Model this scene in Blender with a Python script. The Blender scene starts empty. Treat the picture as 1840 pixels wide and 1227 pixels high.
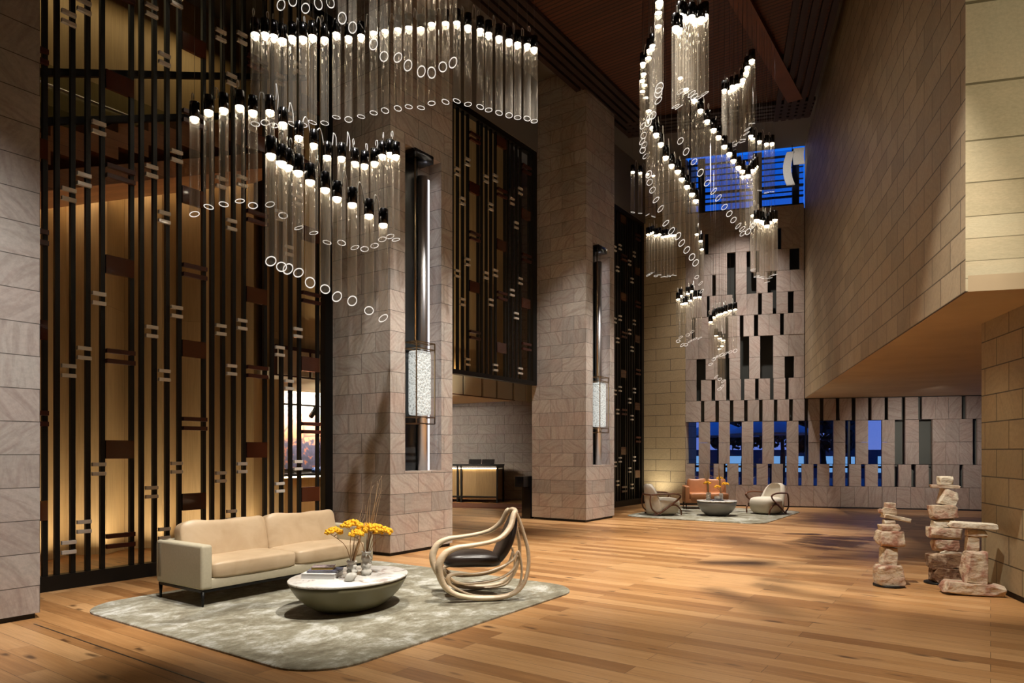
import bpy, bmesh, math, random
from mathutils import Vector, Matrix

random.seed(7)
scene = bpy.context.scene
COL = scene.collection
PI = math.pi
CAMZ = 1.55
FPX, CX, HY = 1227.0, 920.0, 812.0

# ------------------------------------------------------------------ helpers
def at(px, py, Y):
    """real-world point seen at photo pixel (px, py) at forward distance Y"""
    return Vector(((px - CX) * Y / FPX, Y, CAMZ + (HY - py) * Y / FPX))

P0 = Vector((-1.806, 10.116, 0))
UD = Vector((.5739, .8189, 0)); VD = Vector((-.8189, .5739, 0))
def uv(u, v, z=0.0):
    return P0 + UD * u + VD * v + Vector((0, 0, z))
ROT_UV = math.atan2(UD.y, UD.x)
FL = uv(11.96, 0)                                     # left end of the far wall
E1 = Vector((math.cos(math.radians(-15)), math.sin(math.radians(-15)), 0))
E2 = Vector((-E1.y, E1.x, 0))
ROT_E = math.radians(-15)

def link(o):
    COL.objects.link(o); return o

class MB:
    def __init__(s): s.v = []; s.f = []; s.sm = []; s.uvs = None
    def add(s, vs, fs, smooth=False):
        b = len(s.v); s.v += [Vector(p) for p in vs]
        for f in fs: s.f.append([b + i for i in f]); s.sm.append(smooth)
        return s
    def box(s, x0, x1, y0, y1, z0, z1):
        return s.add([(x0,y0,z0),(x1,y0,z0),(x1,y1,z0),(x0,y1,z0),(x0,y0,z1),(x1,y0,z1),(x1,y1,z1),(x0,y1,z1)],
                     [(0,3,2,1),(4,5,6,7),(0,1,5,4),(1,2,6,5),(2,3,7,6),(3,0,4,7)])
    def obox(s, c, ax, ay, hx, hy, z0, z1):
        c = Vector(c); ax = Vector(ax).normalized(); ay = Vector(ay).normalized()
        q = [c - ax*hx - ay*hy, c + ax*hx - ay*hy, c + ax*hx + ay*hy, c - ax*hx + ay*hy]
        vs = [(p.x,p.y,z0) for p in q] + [(p.x,p.y,z1) for p in q]
        return s.add(vs, [(0,3,2,1),(4,5,6,7),(0,1,5,4),(1,2,6,5),(2,3,7,6),(3,0,4,7)])
    def prism(s, poly, z0, z1):
        n = len(poly)
        vs = [(p[0],p[1],z0) for p in poly] + [(p[0],p[1],z1) for p in poly]
        fs = [tuple(range(n-1,-1,-1)), tuple(range(n,2*n))]
        fs += [(i,(i+1)%n,n+(i+1)%n,n+i) for i in range(n)]
        return s.add(vs, fs)
    def tube(s, pts, r, n=8, closed=False, side=None, r2=None, caps=True):
        pts = [Vector(p) for p in pts]; m = len(pts)
        rr = r if isinstance(r, (list, tuple)) else [r]*m
        rs = (r2 if isinstance(r2, (list, tuple)) else [r2]*m) if r2 is not None else rr
        vs = []; prev = None
        for i, p in enumerate(pts):
            if closed: t = pts[(i+1)%m] - pts[i-1]
            else: t = pts[min(i+1,m-1)] - pts[max(i-1,0)]
            t = t.normalized() if t.length > 1e-9 else Vector((0,0,1))
            if side is not None: a = Vector(side)
            elif prev is not None: a = prev
            else: a = Vector((0,0,1)) if abs(t.z) < .9 else Vector((1,0,0))
            a = (a - t*a.dot(t))
            if a.length < 1e-6: a = t.orthogonal()
            a.normalize(); prev = a; b = t.cross(a)
            for k in range(n):
                w = 2*PI*k/n
                vs.append(p + a*(rr[i]*math.cos(w)) + b*(rs[i]*math.sin(w)))
        fs = []
        for i in range(m if closed else m-1):
            j = (i+1) % m
            for k in range(n):
                fs.append((i*n+k, i*n+(k+1)%n, j*n+(k+1)%n, j*n+k))
        if caps and not closed:
            fs.append(tuple(range(n-1,-1,-1))); fs.append(tuple((m-1)*n+k for k in range(n)))
        return s.add(vs, fs, True)
    def lathe(s, prof, n=24, c=(0,0), sx=1, sy=1, capb=True, capt=True, wob=None):
        vs = []
        for i, (r, z) in enumerate(prof):
            for k in range(n):
                w = 2*PI*k/n; q = r if wob is None else r*(1+wob(i, w))
                vs.append((c[0]+q*sx*math.cos(w), c[1]+q*sy*math.sin(w), z))
        fs = []
        for i in range(len(prof)-1):
            for k in range(n):
                fs.append((i*n+k, i*n+(k+1)%n, (i+1)*n+(k+1)%n, (i+1)*n+k))
        if capb: fs.append(tuple(range(n-1,-1,-1)))
        if capt: fs.append(tuple((len(prof)-1)*n+k for k in range(n)))
        return s.add(vs, fs, True)
    def sell(s, c, h, e1=.35, e2=.35, n=28, m=16, warp=None):
        """superellipsoid cushion, half sizes h"""
        def sp(x, e): return math.copysign(abs(x)**e, x)
        vs = []
        for i in range(m+1):
            a = -PI/2 + PI*i/m
            for k in range(n):
                b = 2*PI*k/n
                p = Vector((h[0]*sp(math.cos(a),e1)*sp(math.cos(b),e2), h[1]*sp(math.cos(a),e1)*sp(math.sin(b),e2), h[2]*sp(math.sin(a),e1)))
                if warp: p = Vector(warp(p))
                vs.append(p + Vector(c))
        fs = []
        for i in range(m):
            for k in range(n):
                fs.append((i*n+k, i*n+(k+1)%n, (i+1)*n+(k+1)%n, (i+1)*n+k))
        return s.add(vs, fs, True)
    def ball(s, c, r, n=6, m=4):
        return s.sell(c, (r,r,r), 1, 1, n, m)
    def xf(s, M):
        s.v = [M @ p for p in s.v]; return s
    def build(s, name, mat, parent=None, bevel=0, seg=2, uvf=None, smooth_angle=None):
        me = bpy.data.meshes.new(name)
        me.from_pydata([tuple(p) for p in s.v], [], s.f)
        me.polygons.foreach_set('use_smooth', s.sm)
        if bevel:
            bm = bmesh.new(); bm.from_mesh(me)
            bmesh.ops.remove_doubles(bm, verts=bm.verts, dist=1e-5)
            es = [e for e in bm.edges if len(e.link_faces) == 2 and e.calc_face_angle(0) > .6]
            bmesh.ops.bevel(bm, geom=es, offset=bevel, segments=seg, profile=.6, affect='EDGES')
            if seg > 1:
                for f in bm.faces: f.smooth = True
            bm.to_mesh(me); bm.free()
            if seg > 1:
                try: me.set_sharp_from_angle(angle=math.radians(50))
                except Exception: pass
        ul = me.uv_layers.new(name='UVMap')
        for poly in me.polygons:
            nrm = poly.normal
            if abs(nrm.z) > .7: tx = Vector((1,0,0)); mode = 0
            else: tx = Vector((-nrm.y, nrm.x, 0)).normalized(); mode = 1
            if abs(tx.x) > .01 and tx.x < 0: tx = -tx
            elif abs(tx.x) <= .01 and tx.y < 0: tx = -tx
            for li in poly.loop_indices:
                p = me.vertices[me.loops[li].vertex_index].co
                if uvf: c = uvf(p, nrm)
                elif mode == 0: c = (p.x, p.y)
                else: c = (p.x*tx.x + p.y*tx.y, p.z)
                ul.data[li].uv = c
        if mat: me.materials.append(mat)
        o = link(bpy.data.objects.new(name, me))
        if parent: o.parent = parent
        return o

def tag(o, label=None, cat=None, group=None, kind=None):
    if label: o['label'] = label
    if cat: o['category'] = cat
    if group: o['group'] = group
    if kind: o['kind'] = kind
    return o
def thing(name, label, cat, loc=(0,0,0), rz=0, group=None):
    o = link(bpy.data.objects.new(name, None)); o.empty_display_size = .1
    o.location = loc; o.rotation_euler = (0,0,rz)
    return tag(o, label, cat, group)
def struct(o): o['kind'] = 'structure'; return o
def copy_tree(o, parent=None):
    c = o.copy(); COL.objects.link(c)
    if parent: c.parent = parent
    for ch in list(o.children): copy_tree(ch, c)
    return c
def cr(pts, n=6, closed=False):
    pts = [Vector(p) for p in pts]; m = len(pts); out = []
    for i in range(m if closed else m-1):
        if closed: a,b,c,d = pts[i-1],pts[i],pts[(i+1)%m],pts[(i+2)%m]
        else: a,b,c,d = pts[max(i-1,0)],pts[i],pts[i+1],pts[min(i+2,m-1)]
        for k in range(n):
            t = k/n
            out.append(.5*((2*b)+(c-a)*t+(2*a-5*b+4*c-d)*t*t+(3*b-a-3*c+d)*t**3))
    if not closed: out.append(pts[-1])
    return out
ORD = 'first second third fourth fifth sixth seventh eighth ninth tenth eleventh twelfth thirteenth fourteenth fifteenth sixteenth seventeenth eighteenth nineteenth twentieth twenty-first twenty-second twenty-third twenty-fourth twenty-fifth twenty-sixth twenty-seventh twenty-eighth'.split()

# ------------------------------------------------------------------ materials
class NT:
    def __init__(s, name):
        s.m = bpy.data.materials.new(name); s.m.use_nodes = True
        s.t = s.m.node_tree; s.t.nodes.clear()
        s.out = s.t.nodes.new('ShaderNodeOutputMaterial')
    def n(s, typ, **kw):
        nd = s.t.nodes.new('ShaderNode' + typ)
        for k, v in kw.items():
            if k.startswith('_'): setattr(nd, k[1:], v)
            else: s.set(nd, k.replace('__', ' '), v)
        return nd
    def set(s, nd, k, v):
        sock = nd.inputs[int(k[1:])] if (k[0] == 'i' and k[1:].isdigit()) else nd.inputs[k]
        if hasattr(v, 'is_output'): s.t.links.new(v, sock)
        else:
            if sock.type == 'RGBA' and len(v) == 3: v = (*v, 1)
            sock.default_value = v
    def bsdf(s, **kw):
        b = s.n('BsdfPrincipled', **kw); s.t.links.new(b.outputs[0], s.out.inputs[0]); s.b = b; return b
    def ramp(s, fac, stops, interp='LINEAR'):
        r = s.t.nodes.new('ShaderNodeValToRGB'); s.t.links.new(fac, r.inputs[0])
        el = r.color_ramp.elements; r.color_ramp.interpolation = interp
        while len(el) < len(stops): el.new(.5)
        for e, (p, c) in zip(el, stops):
            e.position = p; e.color = (*c, 1) if len(c) == 3 else c
        return r.outputs[0]
    def math(s, op, a, b=None):
        nd = s.t.nodes.new('ShaderNodeMath'); nd.operation = op
        for i, v in enumerate((a, b)):
            if v is None: continue
            if hasattr(v, 'is_output'): s.t.links.new(v, nd.inputs[i])
            else: nd.inputs[i].default_value = v
        return nd.outputs[0]
    def mix(s, fac, a, b, blend='MIX'):
        nd = s.t.nodes.new('ShaderNodeMix'); nd.data_type = 'RGBA'; nd.blend_type = blend
        for i, v in ((0, fac), (6, a), (7, b)):
            if hasattr(v, 'is_output'): s.t.links.new(v, nd.inputs[i])
            else: nd.inputs[i].default_value = (*v, 1) if (i > 0 and len(v) == 3) else v
        return nd.outputs[2]
    def bump(s, h, strength=.3, dist=.01):
        nd = s.n('Bump', Strength=strength, Distance=dist, Height=h); s.t.links.new(nd.outputs[0], s.b.inputs['Normal'])

def simple(name, col, rough=.5, metal=0, spec=.5, noise=0, nscale=8, coat=0):
    t = NT(name); b = t.bsdf(Roughness=rough, Metallic=metal)
    b.inputs['Specular IOR Level'].default_value = spec
    b.inputs['Coat Weight'].default_value = coat
    if noise:
        tc = t.n('TexCoord'); ns = t.n('TexNoise', Vector=tc.outputs['Object'], Scale=nscale, Detail=4.0)
        c = t.ramp(ns.outputs[0], [(.3, tuple(x*(1-noise) for x in col)), (.7, tuple(min(1,x*(1+noise)) for x in col))])
        t.t.links.new(c, b.inputs['Base Color'])
    else: t.set(b, 'Base Color', col)
    return t.m
def emit(name, col, strength):
    t = NT(name); e = t.n('Emission', Color=col, Strength=strength); t.t.links.new(e.outputs[0], t.out.inputs[0]); return t.m

def stone(name, a, b, pink, vein, bw=.61, bh=.305, mortar=.004, offset=.5, mcol=(.08,.07,.06), rough=.55, pinkamt=.7, veinamt=.35, island=False, grain=.45):
    t = NT(name); bs = t.bsdf(Roughness=rough)
    tc = t.n('TexCoord')
    if island:
        g = t.n('NewGeometry'); rnd = g.outputs['Random Per Island']; mort = None
    else:
        br = t.n('TexBrick', _offset=offset, Vector=tc.outputs['UV'], Color1=(0,0,0), Color2=(1,1,1), Mortar=(.5,.5,.5), Scale=1.0,
                 Mortar__Size=mortar, Mortar__Smooth=.1, Bias=0.0, Brick__Width=bw, Row__Height=bh)
        sep = t.n('SeparateColor', Color=br.outputs[0]); rnd = sep.outputs[0]; mort = br.outputs['Fac']
    off = t.n('CombineXYZ', X=t.math('MULTIPLY', rnd, 13.7), Y=t.math('MULTIPLY', rnd, 31.1), Z=t.math('MULTIPLY', rnd, 47.3))
    vec = t.n('VectorMath', _operation='ADD', i0=tc.outputs['UV'], i1=off.outputs[0]).outputs[0]
    n1 = t.n('TexNoise', Vector=vec, Scale=1.6, Detail=3.0, Roughness=.5).outputs[0]
    n2 = t.n('TexNoise', Vector=vec, Scale=28.0, Detail=4.0, Roughness=.65).outputs[0]
    rot = t.n('VectorRotate', _rotation_type='Z_AXIS', Vector=vec, Angle=t.math('MULTIPLY', rnd, 5.0)).outputs[0]
    wv = t.n('TexWave', _bands_direction='Y', Vector=rot, Scale=1.4, Distortion=9.0, Detail=2.0, Detail__Scale=.9).outputs['Fac']
    base = t.mix(rnd, a, b)
    base = t.mix(t.math('MULTIPLY', t.ramp(n1, [(.42,(0,0,0)),(.68,(1,1,1))]), pinkamt), base, pink)
    base = t.mix(t.math('MULTIPLY', t.ramp(wv, [(.0,(1,1,1)),(.12,(0,0,0)),(.5,(0,0,0)),(.62,(.35,.35,.35)),(.75,(0,0,0))]), veinamt), base, vein)
    gv = t.n('Mapping', Vector=rot, Scale=(1.2, 7.0, 1.0)).outputs[0]
    n3 = t.n('TexNoise', Vector=gv, Scale=1.7, Detail=5.0, Roughness=.6, Distortion=1.4).outputs[0]
    base = t.mix(grain, base, t.ramp(n3, [(.34,(.62,.58,.55)),(.56,(1.0,1.0,1.0))]), 'MULTIPLY')
    base = t.mix(.25, base, t.ramp(n2, [(.3,(.25,.25,.25)),(.7,(1,1,1))]), 'MULTIPLY')
    if mort is not None: base = t.mix(mort, base, mcol)
    t.set(bs, 'Base Color', base)
    if mort is not None: t.bump(t.math('SUBTRACT', n2, t.math('MULTIPLY', mort, 3.0)), .25, .004)
    else: t.bump(n2, .2, .004)
    return t.m

M = {}
M['column'] = stone('pink_grey_stone', (.52,.462,.40), (.365,.33,.295), (.48,.365,.305), (.27,.175,.14), veinamt=.34, pinkamt=.75)
M['pillar'] = stone('grey_stone_slabs', (.50,.46,.42), (.42,.385,.35), (.49,.40,.36), (.30,.22,.19), bw=2.9, veinamt=.25, pinkamt=.5)
M['back_stone'] = stone('pale_stone', (.50,.45,.40), (.42,.38,.345), (.47,.38,.34), (.28,.2,.17), veinamt=.25)
M['panel_stone'] = stone('pink_panel_stone', (.51,.438,.39), (.40,.345,.305), (.47,.36,.31), (.29,.195,.165), island=True, veinamt=.34, pinkamt=.7)
M['yellow_stone'] = stone('yellow_sandstone', (.62,.51,.33), (.56,.45,.28), (.62,.50,.32), (.45,.34,.2), bw=.92, bh=.33, veinamt=.12, grain=.18, mortar=.006)
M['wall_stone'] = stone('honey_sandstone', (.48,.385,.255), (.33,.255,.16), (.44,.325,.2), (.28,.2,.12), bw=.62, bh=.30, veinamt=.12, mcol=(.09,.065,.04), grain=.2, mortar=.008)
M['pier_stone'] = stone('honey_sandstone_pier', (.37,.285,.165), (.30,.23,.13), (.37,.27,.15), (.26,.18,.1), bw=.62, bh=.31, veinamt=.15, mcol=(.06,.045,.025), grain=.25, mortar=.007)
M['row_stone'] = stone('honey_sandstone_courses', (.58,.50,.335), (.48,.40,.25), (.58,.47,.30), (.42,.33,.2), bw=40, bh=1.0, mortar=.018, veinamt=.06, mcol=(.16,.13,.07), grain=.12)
M['soffit'] = simple('ochre_plaster', (.46,.345,.215), .8, noise=.08, nscale=1.5)

def wood(name, cols, pw, pl, knots=0, rough=.4, gap=.0015, grain=1.0, horizontal=True, gapcol=(.03,.015,.008)):
    t = NT(name); bs = t.bsdf(Roughness=rough); tc = t.n('TexCoord')
    vec0 = tc.outputs['UV']
    if not horizontal:
        sp = t.n('SeparateXYZ', Vector=vec0); vec0 = t.n('CombineXYZ', X=sp.outputs[1], Y=sp.outputs[0], Z=0.0).outputs[0]
    br = t.n('TexBrick', _offset=.37, _offset_frequency=2, Vector=vec0, Color1=(0,0,0), Color2=(1,1,1), Mortar=(.5,.5,.5), Scale=1.0,
             Mortar__Size=gap, Mortar__Smooth=.0, Bias=0.0, Brick__Width=pl, Row__Height=pw)
    rnd = t.n('SeparateColor', Color=br.outputs[0]).outputs[0]
    off = t.n('CombineXYZ', X=t.math('MULTIPLY', rnd, 17.0), Y=t.math('MULTIPLY', rnd, 7.0), Z=t.math('MULTIPLY', rnd, 23.0))
    v = t.n('VectorMath', _operation='ADD', i0=vec0, i1=off.outputs[0]).outputs[0]
    mp = t.n('Mapping', Vector=v, Scale=(.9*grain, 14.0*grain, 1.0)).outputs[0]
    g1 = t.n('TexNoise', Vector=mp, Scale=1.3, Detail=5.0, Roughness=.6, Distortion=.6).outputs[0]
    mp2 = t.n('Mapping', Vector=v, Scale=(3*grain, 90*grain, 1.0)).outputs[0]
    g2 = t.n('TexNoise', Vector=mp2, Scale=1.0, Detail=3.0).outputs[0]
    f = t.math('ADD', t.math('MULTIPLY', rnd, .55), t.math('MULTIPLY', g1, .55))
    base = t.ramp(f, [(.2, cols[0]), (.5, cols[1]), (.85, cols[2])])
    base = t.mix(.35, base, t.ramp(g2, [(.3,(.55,.5,.45)),(.6,(1,1,1))]), 'MULTIPLY')
    if knots:
        mk = t.n('Mapping', Vector=v, Scale=(1.5, 4.5, 1.0)).outputs[0]
        wn = t.n('TexNoise', Vector=mk, Scale=2.0, Detail=2.0)
        vk = t.n('VectorMath', _operation='ADD', i0=mk, i1=t.n('VectorMath', _operation='SCALE', i0=wn.outputs['Color'], Scale=.35).outputs[0]).outputs[0]
        vo = t.n('TexVoronoi', _feature='F1', Vector=vk, Scale=1.0, Randomness=1.0).outputs['Distance']
        base = t.mix(t.math('MULTIPLY', t.ramp(vo, [(.05,(1,1,1)),(.17,(0,0,0))]), knots), base, (.05,.02,.008))
    base = t.mix(br.outputs['Fac'], base, gapcol)
    t.set(bs, 'Base Color', base); t.bump(t.math('SUBTRACT', t.math('MULTIPLY', g2, .3), br.outputs['Fac']), .15, .002)
    return t
fl = wood('oak_floorboards', ((.25,.11,.036),(.45,.228,.085),(.62,.36,.16)), .19, 2.1, knots=.85, rough=.36)
M['floor'] = fl.m
M['oak'] = wood('oak_wall_veneer', ((.28,.175,.075),(.36,.235,.10),(.43,.285,.13)), .62, 6, rough=.5, grain=.8, horizontal=False, gapcol=(.1,.05,.02)).m
M['stairwood'] = wood('reddish_timber', ((.24,.09,.03),(.32,.13,.045),(.40,.17,.06)), .3, 2.6, rough=.5).m
M['desk_oak'] = wood('desk_oak', ((.30,.2,.08),(.38,.25,.1),(.44,.3,.13)), .7, 3, rough=.5, horizontal=False).m
M['walnut'] = wood('walnut', ((.09,.03,.012),(.14,.05,.02),(.2,.075,.03)), .5, 4, rough=.3, gap=0).m

def slats():
    t = NT('ceiling_slats'); bs = t.bsdf(Roughness=.6); tc = t.n('TexCoord')
    sp = t.n('SeparateXYZ', Vector=tc.outputs['UV'])
    fr = t.math('FRACT', t.math('MULTIPLY', sp.outputs[1], 1/.10))
    cell = t.math('FLOOR', t.math('MULTIPLY', sp.outputs[1], 1/.10))
    wn = t.n('TexWhiteNoise', _noise_dimensions='1D', W=cell).outputs[0]
    base = t.mix(wn, (.075,.022,.008), (.11,.034,.013))
    base = t.mix(t.ramp(fr, [(.0,(1,1,1)),(.26,(1,1,1)),(.30,(0,0,0))], 'CONSTANT'), base, (.02,.008,.004))
    t.set(bs, 'Base Color', base); return t.m
M['slats'] = slats()
M['beamwood'] = simple('beam_timber', (.145,.05,.022), .55, noise=.12, nscale=3)
M['groove'] = simple('dark_grooved_timber', (.022,.009,.006), .6)
M['white'] = simple('grey_ceiling_paint', (.16,.15,.145), .85)
M['offwhite'] = simple('cream_paint', (.55,.48,.36), .8)
M['gallery'] = simple('grey_gallery_paint', (.12,.115,.11), .8)
M['black'] = simple('black_metal', (.005,.0045,.004), .42, spec=.3)
M['blackgloss'] = simple('black_gloss', (.008,.008,.009), .15)
M['greywall'] = simple('grey_green_panel', (.11,.12,.105), .6)
M['darkpanel'] = simple('dark_interior_panel', (.02,.022,.018), .6)
M['shadowgap'] = simple('dark_plinth', (.012,.01,.009), .6)
M['rung_brass'] = simple('pale_acrylic', (.60,.55,.48), .15, coat=.6)
M['rung_red'] = simple('red_brown_lacquer', (.05,.012,.007), .3)
M['amber'] = simple('amber_brown_lacquer', (.06,.016,.006), .14, coat=.5)
M['chrome'] = simple('dark_chrome', (.06,.06,.065), .18, metal=1)
M['brass'] = simple('brass_rod', (.50,.37,.22), .3, metal=1)
M['alu'] = simple('satin_aluminium', (.62,.60,.62), .32, metal=1)
M['nicheback'] = simple('dark_niche_panel', (.02,.022,.023), .25)
M['wire'] = simple('steel_wire', (.18,.17,.16), .4, metal=1)
M['cable'] = simple('silver_cable', (.85,.83,.80), .3, coat=.5)
M['led'] = emit('led_lens', (1,.87,.66), 31)
M['strip'] = emit('led_strip', (.95,.93,1.0), 1.7)
M['cove'] = emit('warm_led_cove', (1,.78,.46), 20)
M['rim'] = emit('painted_rim_glow', (1,.92,.82), .95)  # glow painted in as emission, standing for light piped through the glass
M['screenglow'] = simple('dark_monitor', (.015,.017,.02), .2)

def glass_tube():
    t = NT('clear_glass_tube'); 
    lw = t.n('LayerWeight', Blend=.5)
    fac = t.ramp(lw.outputs['Facing'], [(0,(.05,.05,.05)),(.55,(.09,.09,.09)),(.85,(.3,.3,.3)),(.97,(.75,.75,.75))])
    tr = t.n('BsdfTransparent', Color=(.965,.96,.95)); gl = t.n('BsdfGlossy', Color=(1,.98,.95), Roughness=.06)
    df = t.n('BsdfTranslucent', Color=(.9,.82,.7)); d2 = t.n('BsdfDiffuse', Color=(.9,.82,.7))
    tc = t.n('TexCoord'); mp = t.n('Mapping', Vector=tc.outputs['Object'], Scale=(14,14,2.0)).outputs[0]
    ns = t.n('TexNoise', Vector=mp, Scale=1.0, Detail=3.0).outputs[0]
    m0 = t.n('MixShader', Fac=.5); t.t.links.new(df.outputs[0], m0.inputs[1]); t.t.links.new(d2.outputs[0], m0.inputs[2])
    hz = t.math('MULTIPLY', t.ramp(ns, [(.35,(.35,.35,.35)),(.75,(1.3,1.3,1.3))]), t.ramp(lw.outputs['Facing'], [(0,(.12,.12,.12)),(.5,(.16,.16,.16)),(.8,(.36,.36,.36)),(.95,(.75,.75,.75))]))
    m1 = t.n('MixShader', Fac=hz); t.t.links.new(tr.outputs[0], m1.inputs[1]); t.t.links.new(m0.outputs[0], m1.inputs[2])
    m2 = t.n('MixShader', Fac=fac); t.t.links.new(m1.outputs[0], m2.inputs[1]); t.t.links.new(gl.outputs[0], m2.inputs[2])
    t.t.links.new(m2.outputs[0], t.out.inputs[0]); return t.m
M['glass'] = glass_tube()
def pane(name, tint, refl=.06):
    t = NT(name); lw = t.n('LayerWeight', Blend=.3)
    fac = t.ramp(lw.outputs['Fresnel'], [(0,(refl,)*3),(1,(.7,)*3)])
    tr = t.n('BsdfTransparent', Color=tint); gl = t.n('BsdfGlossy', Roughness=.02)
    m2 = t.n('MixShader', Fac=fac); t.t.links.new(tr.outputs[0], m2.inputs[1]); t.t.links.new(gl.outputs[0], m2.inputs[2])
    t.t.links.new(m2.outputs[0], t.out.inputs[0]); return t.m
M['pane'] = pane('window_glass', (.75,.82,.9))
M['balglass'] = pane('balustrade_glass', (.85,.88,.8))

def rug_mat():
    t = NT('silky_grey_rug'); bs = t.bsdf(Roughness=.85); tc = t.n('TexCoord')
    bs.inputs['Sheen Weight'].default_value = .3
    n1 = t.n('TexNoise', Vector=tc.outputs['Object'], Scale=2.6, Detail=9.0, Roughness=.74, Distortion=.5).outputs[0]
    mp = t.n('Mapping', Vector=tc.outputs['Object'], Rotation=(0,0,.5), Scale=(3.5,6.5,1)).outputs[0]
    n2 = t.n('TexNoise', Vector=mp, Scale=1.6, Detail=8.0, Roughness=.78).outputs[0]
    f = t.math('ADD', t.math('MULTIPLY', n1, .65), t.math('MULTIPLY', n2, .4))
    c = t.ramp(f, [(.39,(.10,.084,.048)),(.48,(.19,.17,.11)),(.54,(.275,.26,.19)),(.63,(.54,.54,.49))])
    t.set(bs, 'Base Color', c)
    n3 = t.n('TexNoise', Vector=tc.outputs['Object'], Scale=160.0, Detail=2.0).outputs[0]
    t.bump(n3, .5, .004); return t.m
M['rug'] = rug_mat()
M['leather'] = simple('beige_leather', (.50,.37,.235), .42, noise=.06, nscale=5)
def leather():
    t = NT('beige_leather'); bs = t.bsdf(Roughness=.42); tc = t.n('TexCoord')
    n1 = t.n('TexNoise', Vector=tc.outputs['Object'], Scale=4.0, Detail=4.0, Distortion=.8).outputs[0]
    t.set(bs, 'Base Color', t.ramp(n1, [(.3,(.45,.325,.20)),(.7,(.54,.41,.27))]))
    mp = t.n('Mapping', Vector=tc.outputs['Object'], Scale=(2.5,4,5)).outputs[0]
    n2 = t.n('TexNoise', Vector=mp, Scale=1.2, Detail=2.0, Distortion=.6).outputs[0]
    t.bump(n2, .16, .03); return t.m
M['leather'] = leather()
M['sofabody'] = simple('greige_fabric', (.42,.375,.27), .8, noise=.04, nscale=40)
M['darkleather'] = simple('dark_brown_leather', (.022,.015,.012), .33, noise=.15, nscale=6)
M['ashwood'] = wood('pale_ash', ((.64,.50,.34),(.74,.60,.43),(.80,.67,.5)), .6, 5, rough=.35, gap=0, grain=1.2).m
M['olive'] = simple('olive_grey_lacquer', (.16,.145,.085), .38)
M['greylac'] = simple('grey_lacquer', (.26,.25,.245), .35)
def marble():
    t = NT('white_marble'); bs = t.bsdf(Roughness=.22); tc = t.n('TexCoord')
    n = t.n('TexNoise', Vector=tc.outputs['Object'], Scale=5.0, Detail=6.0, Roughness=.6, Distortion=1.5).outputs[0]
    t.set(bs, 'Base Color', t.ramp(n, [(.36,(.42,.36,.33)),(.44,(.68,.66,.62)),(.6,(.74,.73,.70))])); return t.m
M['marble'] = marble()
M['ceramic'] = simple('white_ceramic', (.72,.70,.64), .35, noise=.06, nscale=20)
M['yellow'] = simple('yellow_blossom', (.85,.42,.01), .8, noise=.25, nscale=60)
M['stem'] = simple('dry_stem', (.30,.17,.07), .8)
M['twig'] = simple('pale_twig', (.42,.30,.18), .8)
M['bookwhite'] = simple('white_paper', (.66,.65,.63), .6)
M['bookblue'] = simple('blue_grey_cover', (.12,.13,.2), .5)
M['bookcol'] = simple('mauve_cover', (.3,.24,.25), .5, noise=.5, nscale=40)
M['bookyel'] = simple('yellow_cover', (.6,.42,.08), .5)
M['boucle'] = simple('cream_boucle', (.68,.62,.52), .9, noise=.04, nscale=60)
M['tan'] = simple('tan_leather', (.42,.17,.07), .45, noise=.08, nscale=8)
def rock(name, a, b, c):
    t = NT(name); bs = t.bsdf(Roughness=.85); tc = t.n('TexCoord')
    inf = t.n('ObjectInfo').outputs['Random']
    v = t.n('VectorMath', _operation='ADD', i0=tc.outputs['Object'], i1=t.n('CombineXYZ', X=t.math('MULTIPLY', inf, 20.0), Y=t.math('MULTIPLY', inf, 9.0), Z=0.0).outputs[0]).outputs[0]
    n1 = t.n('TexNoise', Vector=v, Scale=7.0, Detail=4.0, Roughness=.55).outputs[0]
    mp = t.n('Mapping', Vector=v, Scale=(9,9,16)).outputs[0]
    n2 = t.n('TexNoise', Vector=mp, Scale=1.0, Detail=4.0).outputs[0]
    base = t.ramp(n1, [(.38,a),(.5,b),(.62,c)])
    base = t.mix(.4, base, t.ramp(n2, [(.3,(.5,.46,.42)),(.55,(1,1,1))]), 'MULTIPLY')
    t.set(bs, 'Base Color', base); t.bump(t.math('ADD', n2, n1), .8, .03); return t.m
M['rock'] = rock('pink_cream_sandstone', (.62,.52,.38), (.55,.42,.31), (.36,.18,.12))
M['rockd'] = rock('brown_sandstone', (.2,.11,.055), (.13,.06,.03), (.42,.3,.2))
M['rockp'] = rock('cream_sandstone', (.72,.65,.52), (.66,.58,.45), (.5,.36,.27))
def crystal():
    t = NT('cut_crystal'); bs = t.bsdf(Roughness=.3, Base__Color=(.30,.31,.29)); tc = t.n('TexCoord')
    vo = t.n('TexVoronoi', Vector=tc.outputs['Object'], Scale=30.0); 
    c = t.ramp(vo.outputs['Distance'], [(.1,(.22,.23,.2)),(.5,(.95,.97,.92))])
    t.set(bs, 'Emission Color', c); bs.inputs['Emission Strength'].default_value = .50
    t.bump(vo.outputs['Distance'], 1.0, .02); return t.m
M['crystal'] = crystal()
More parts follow.
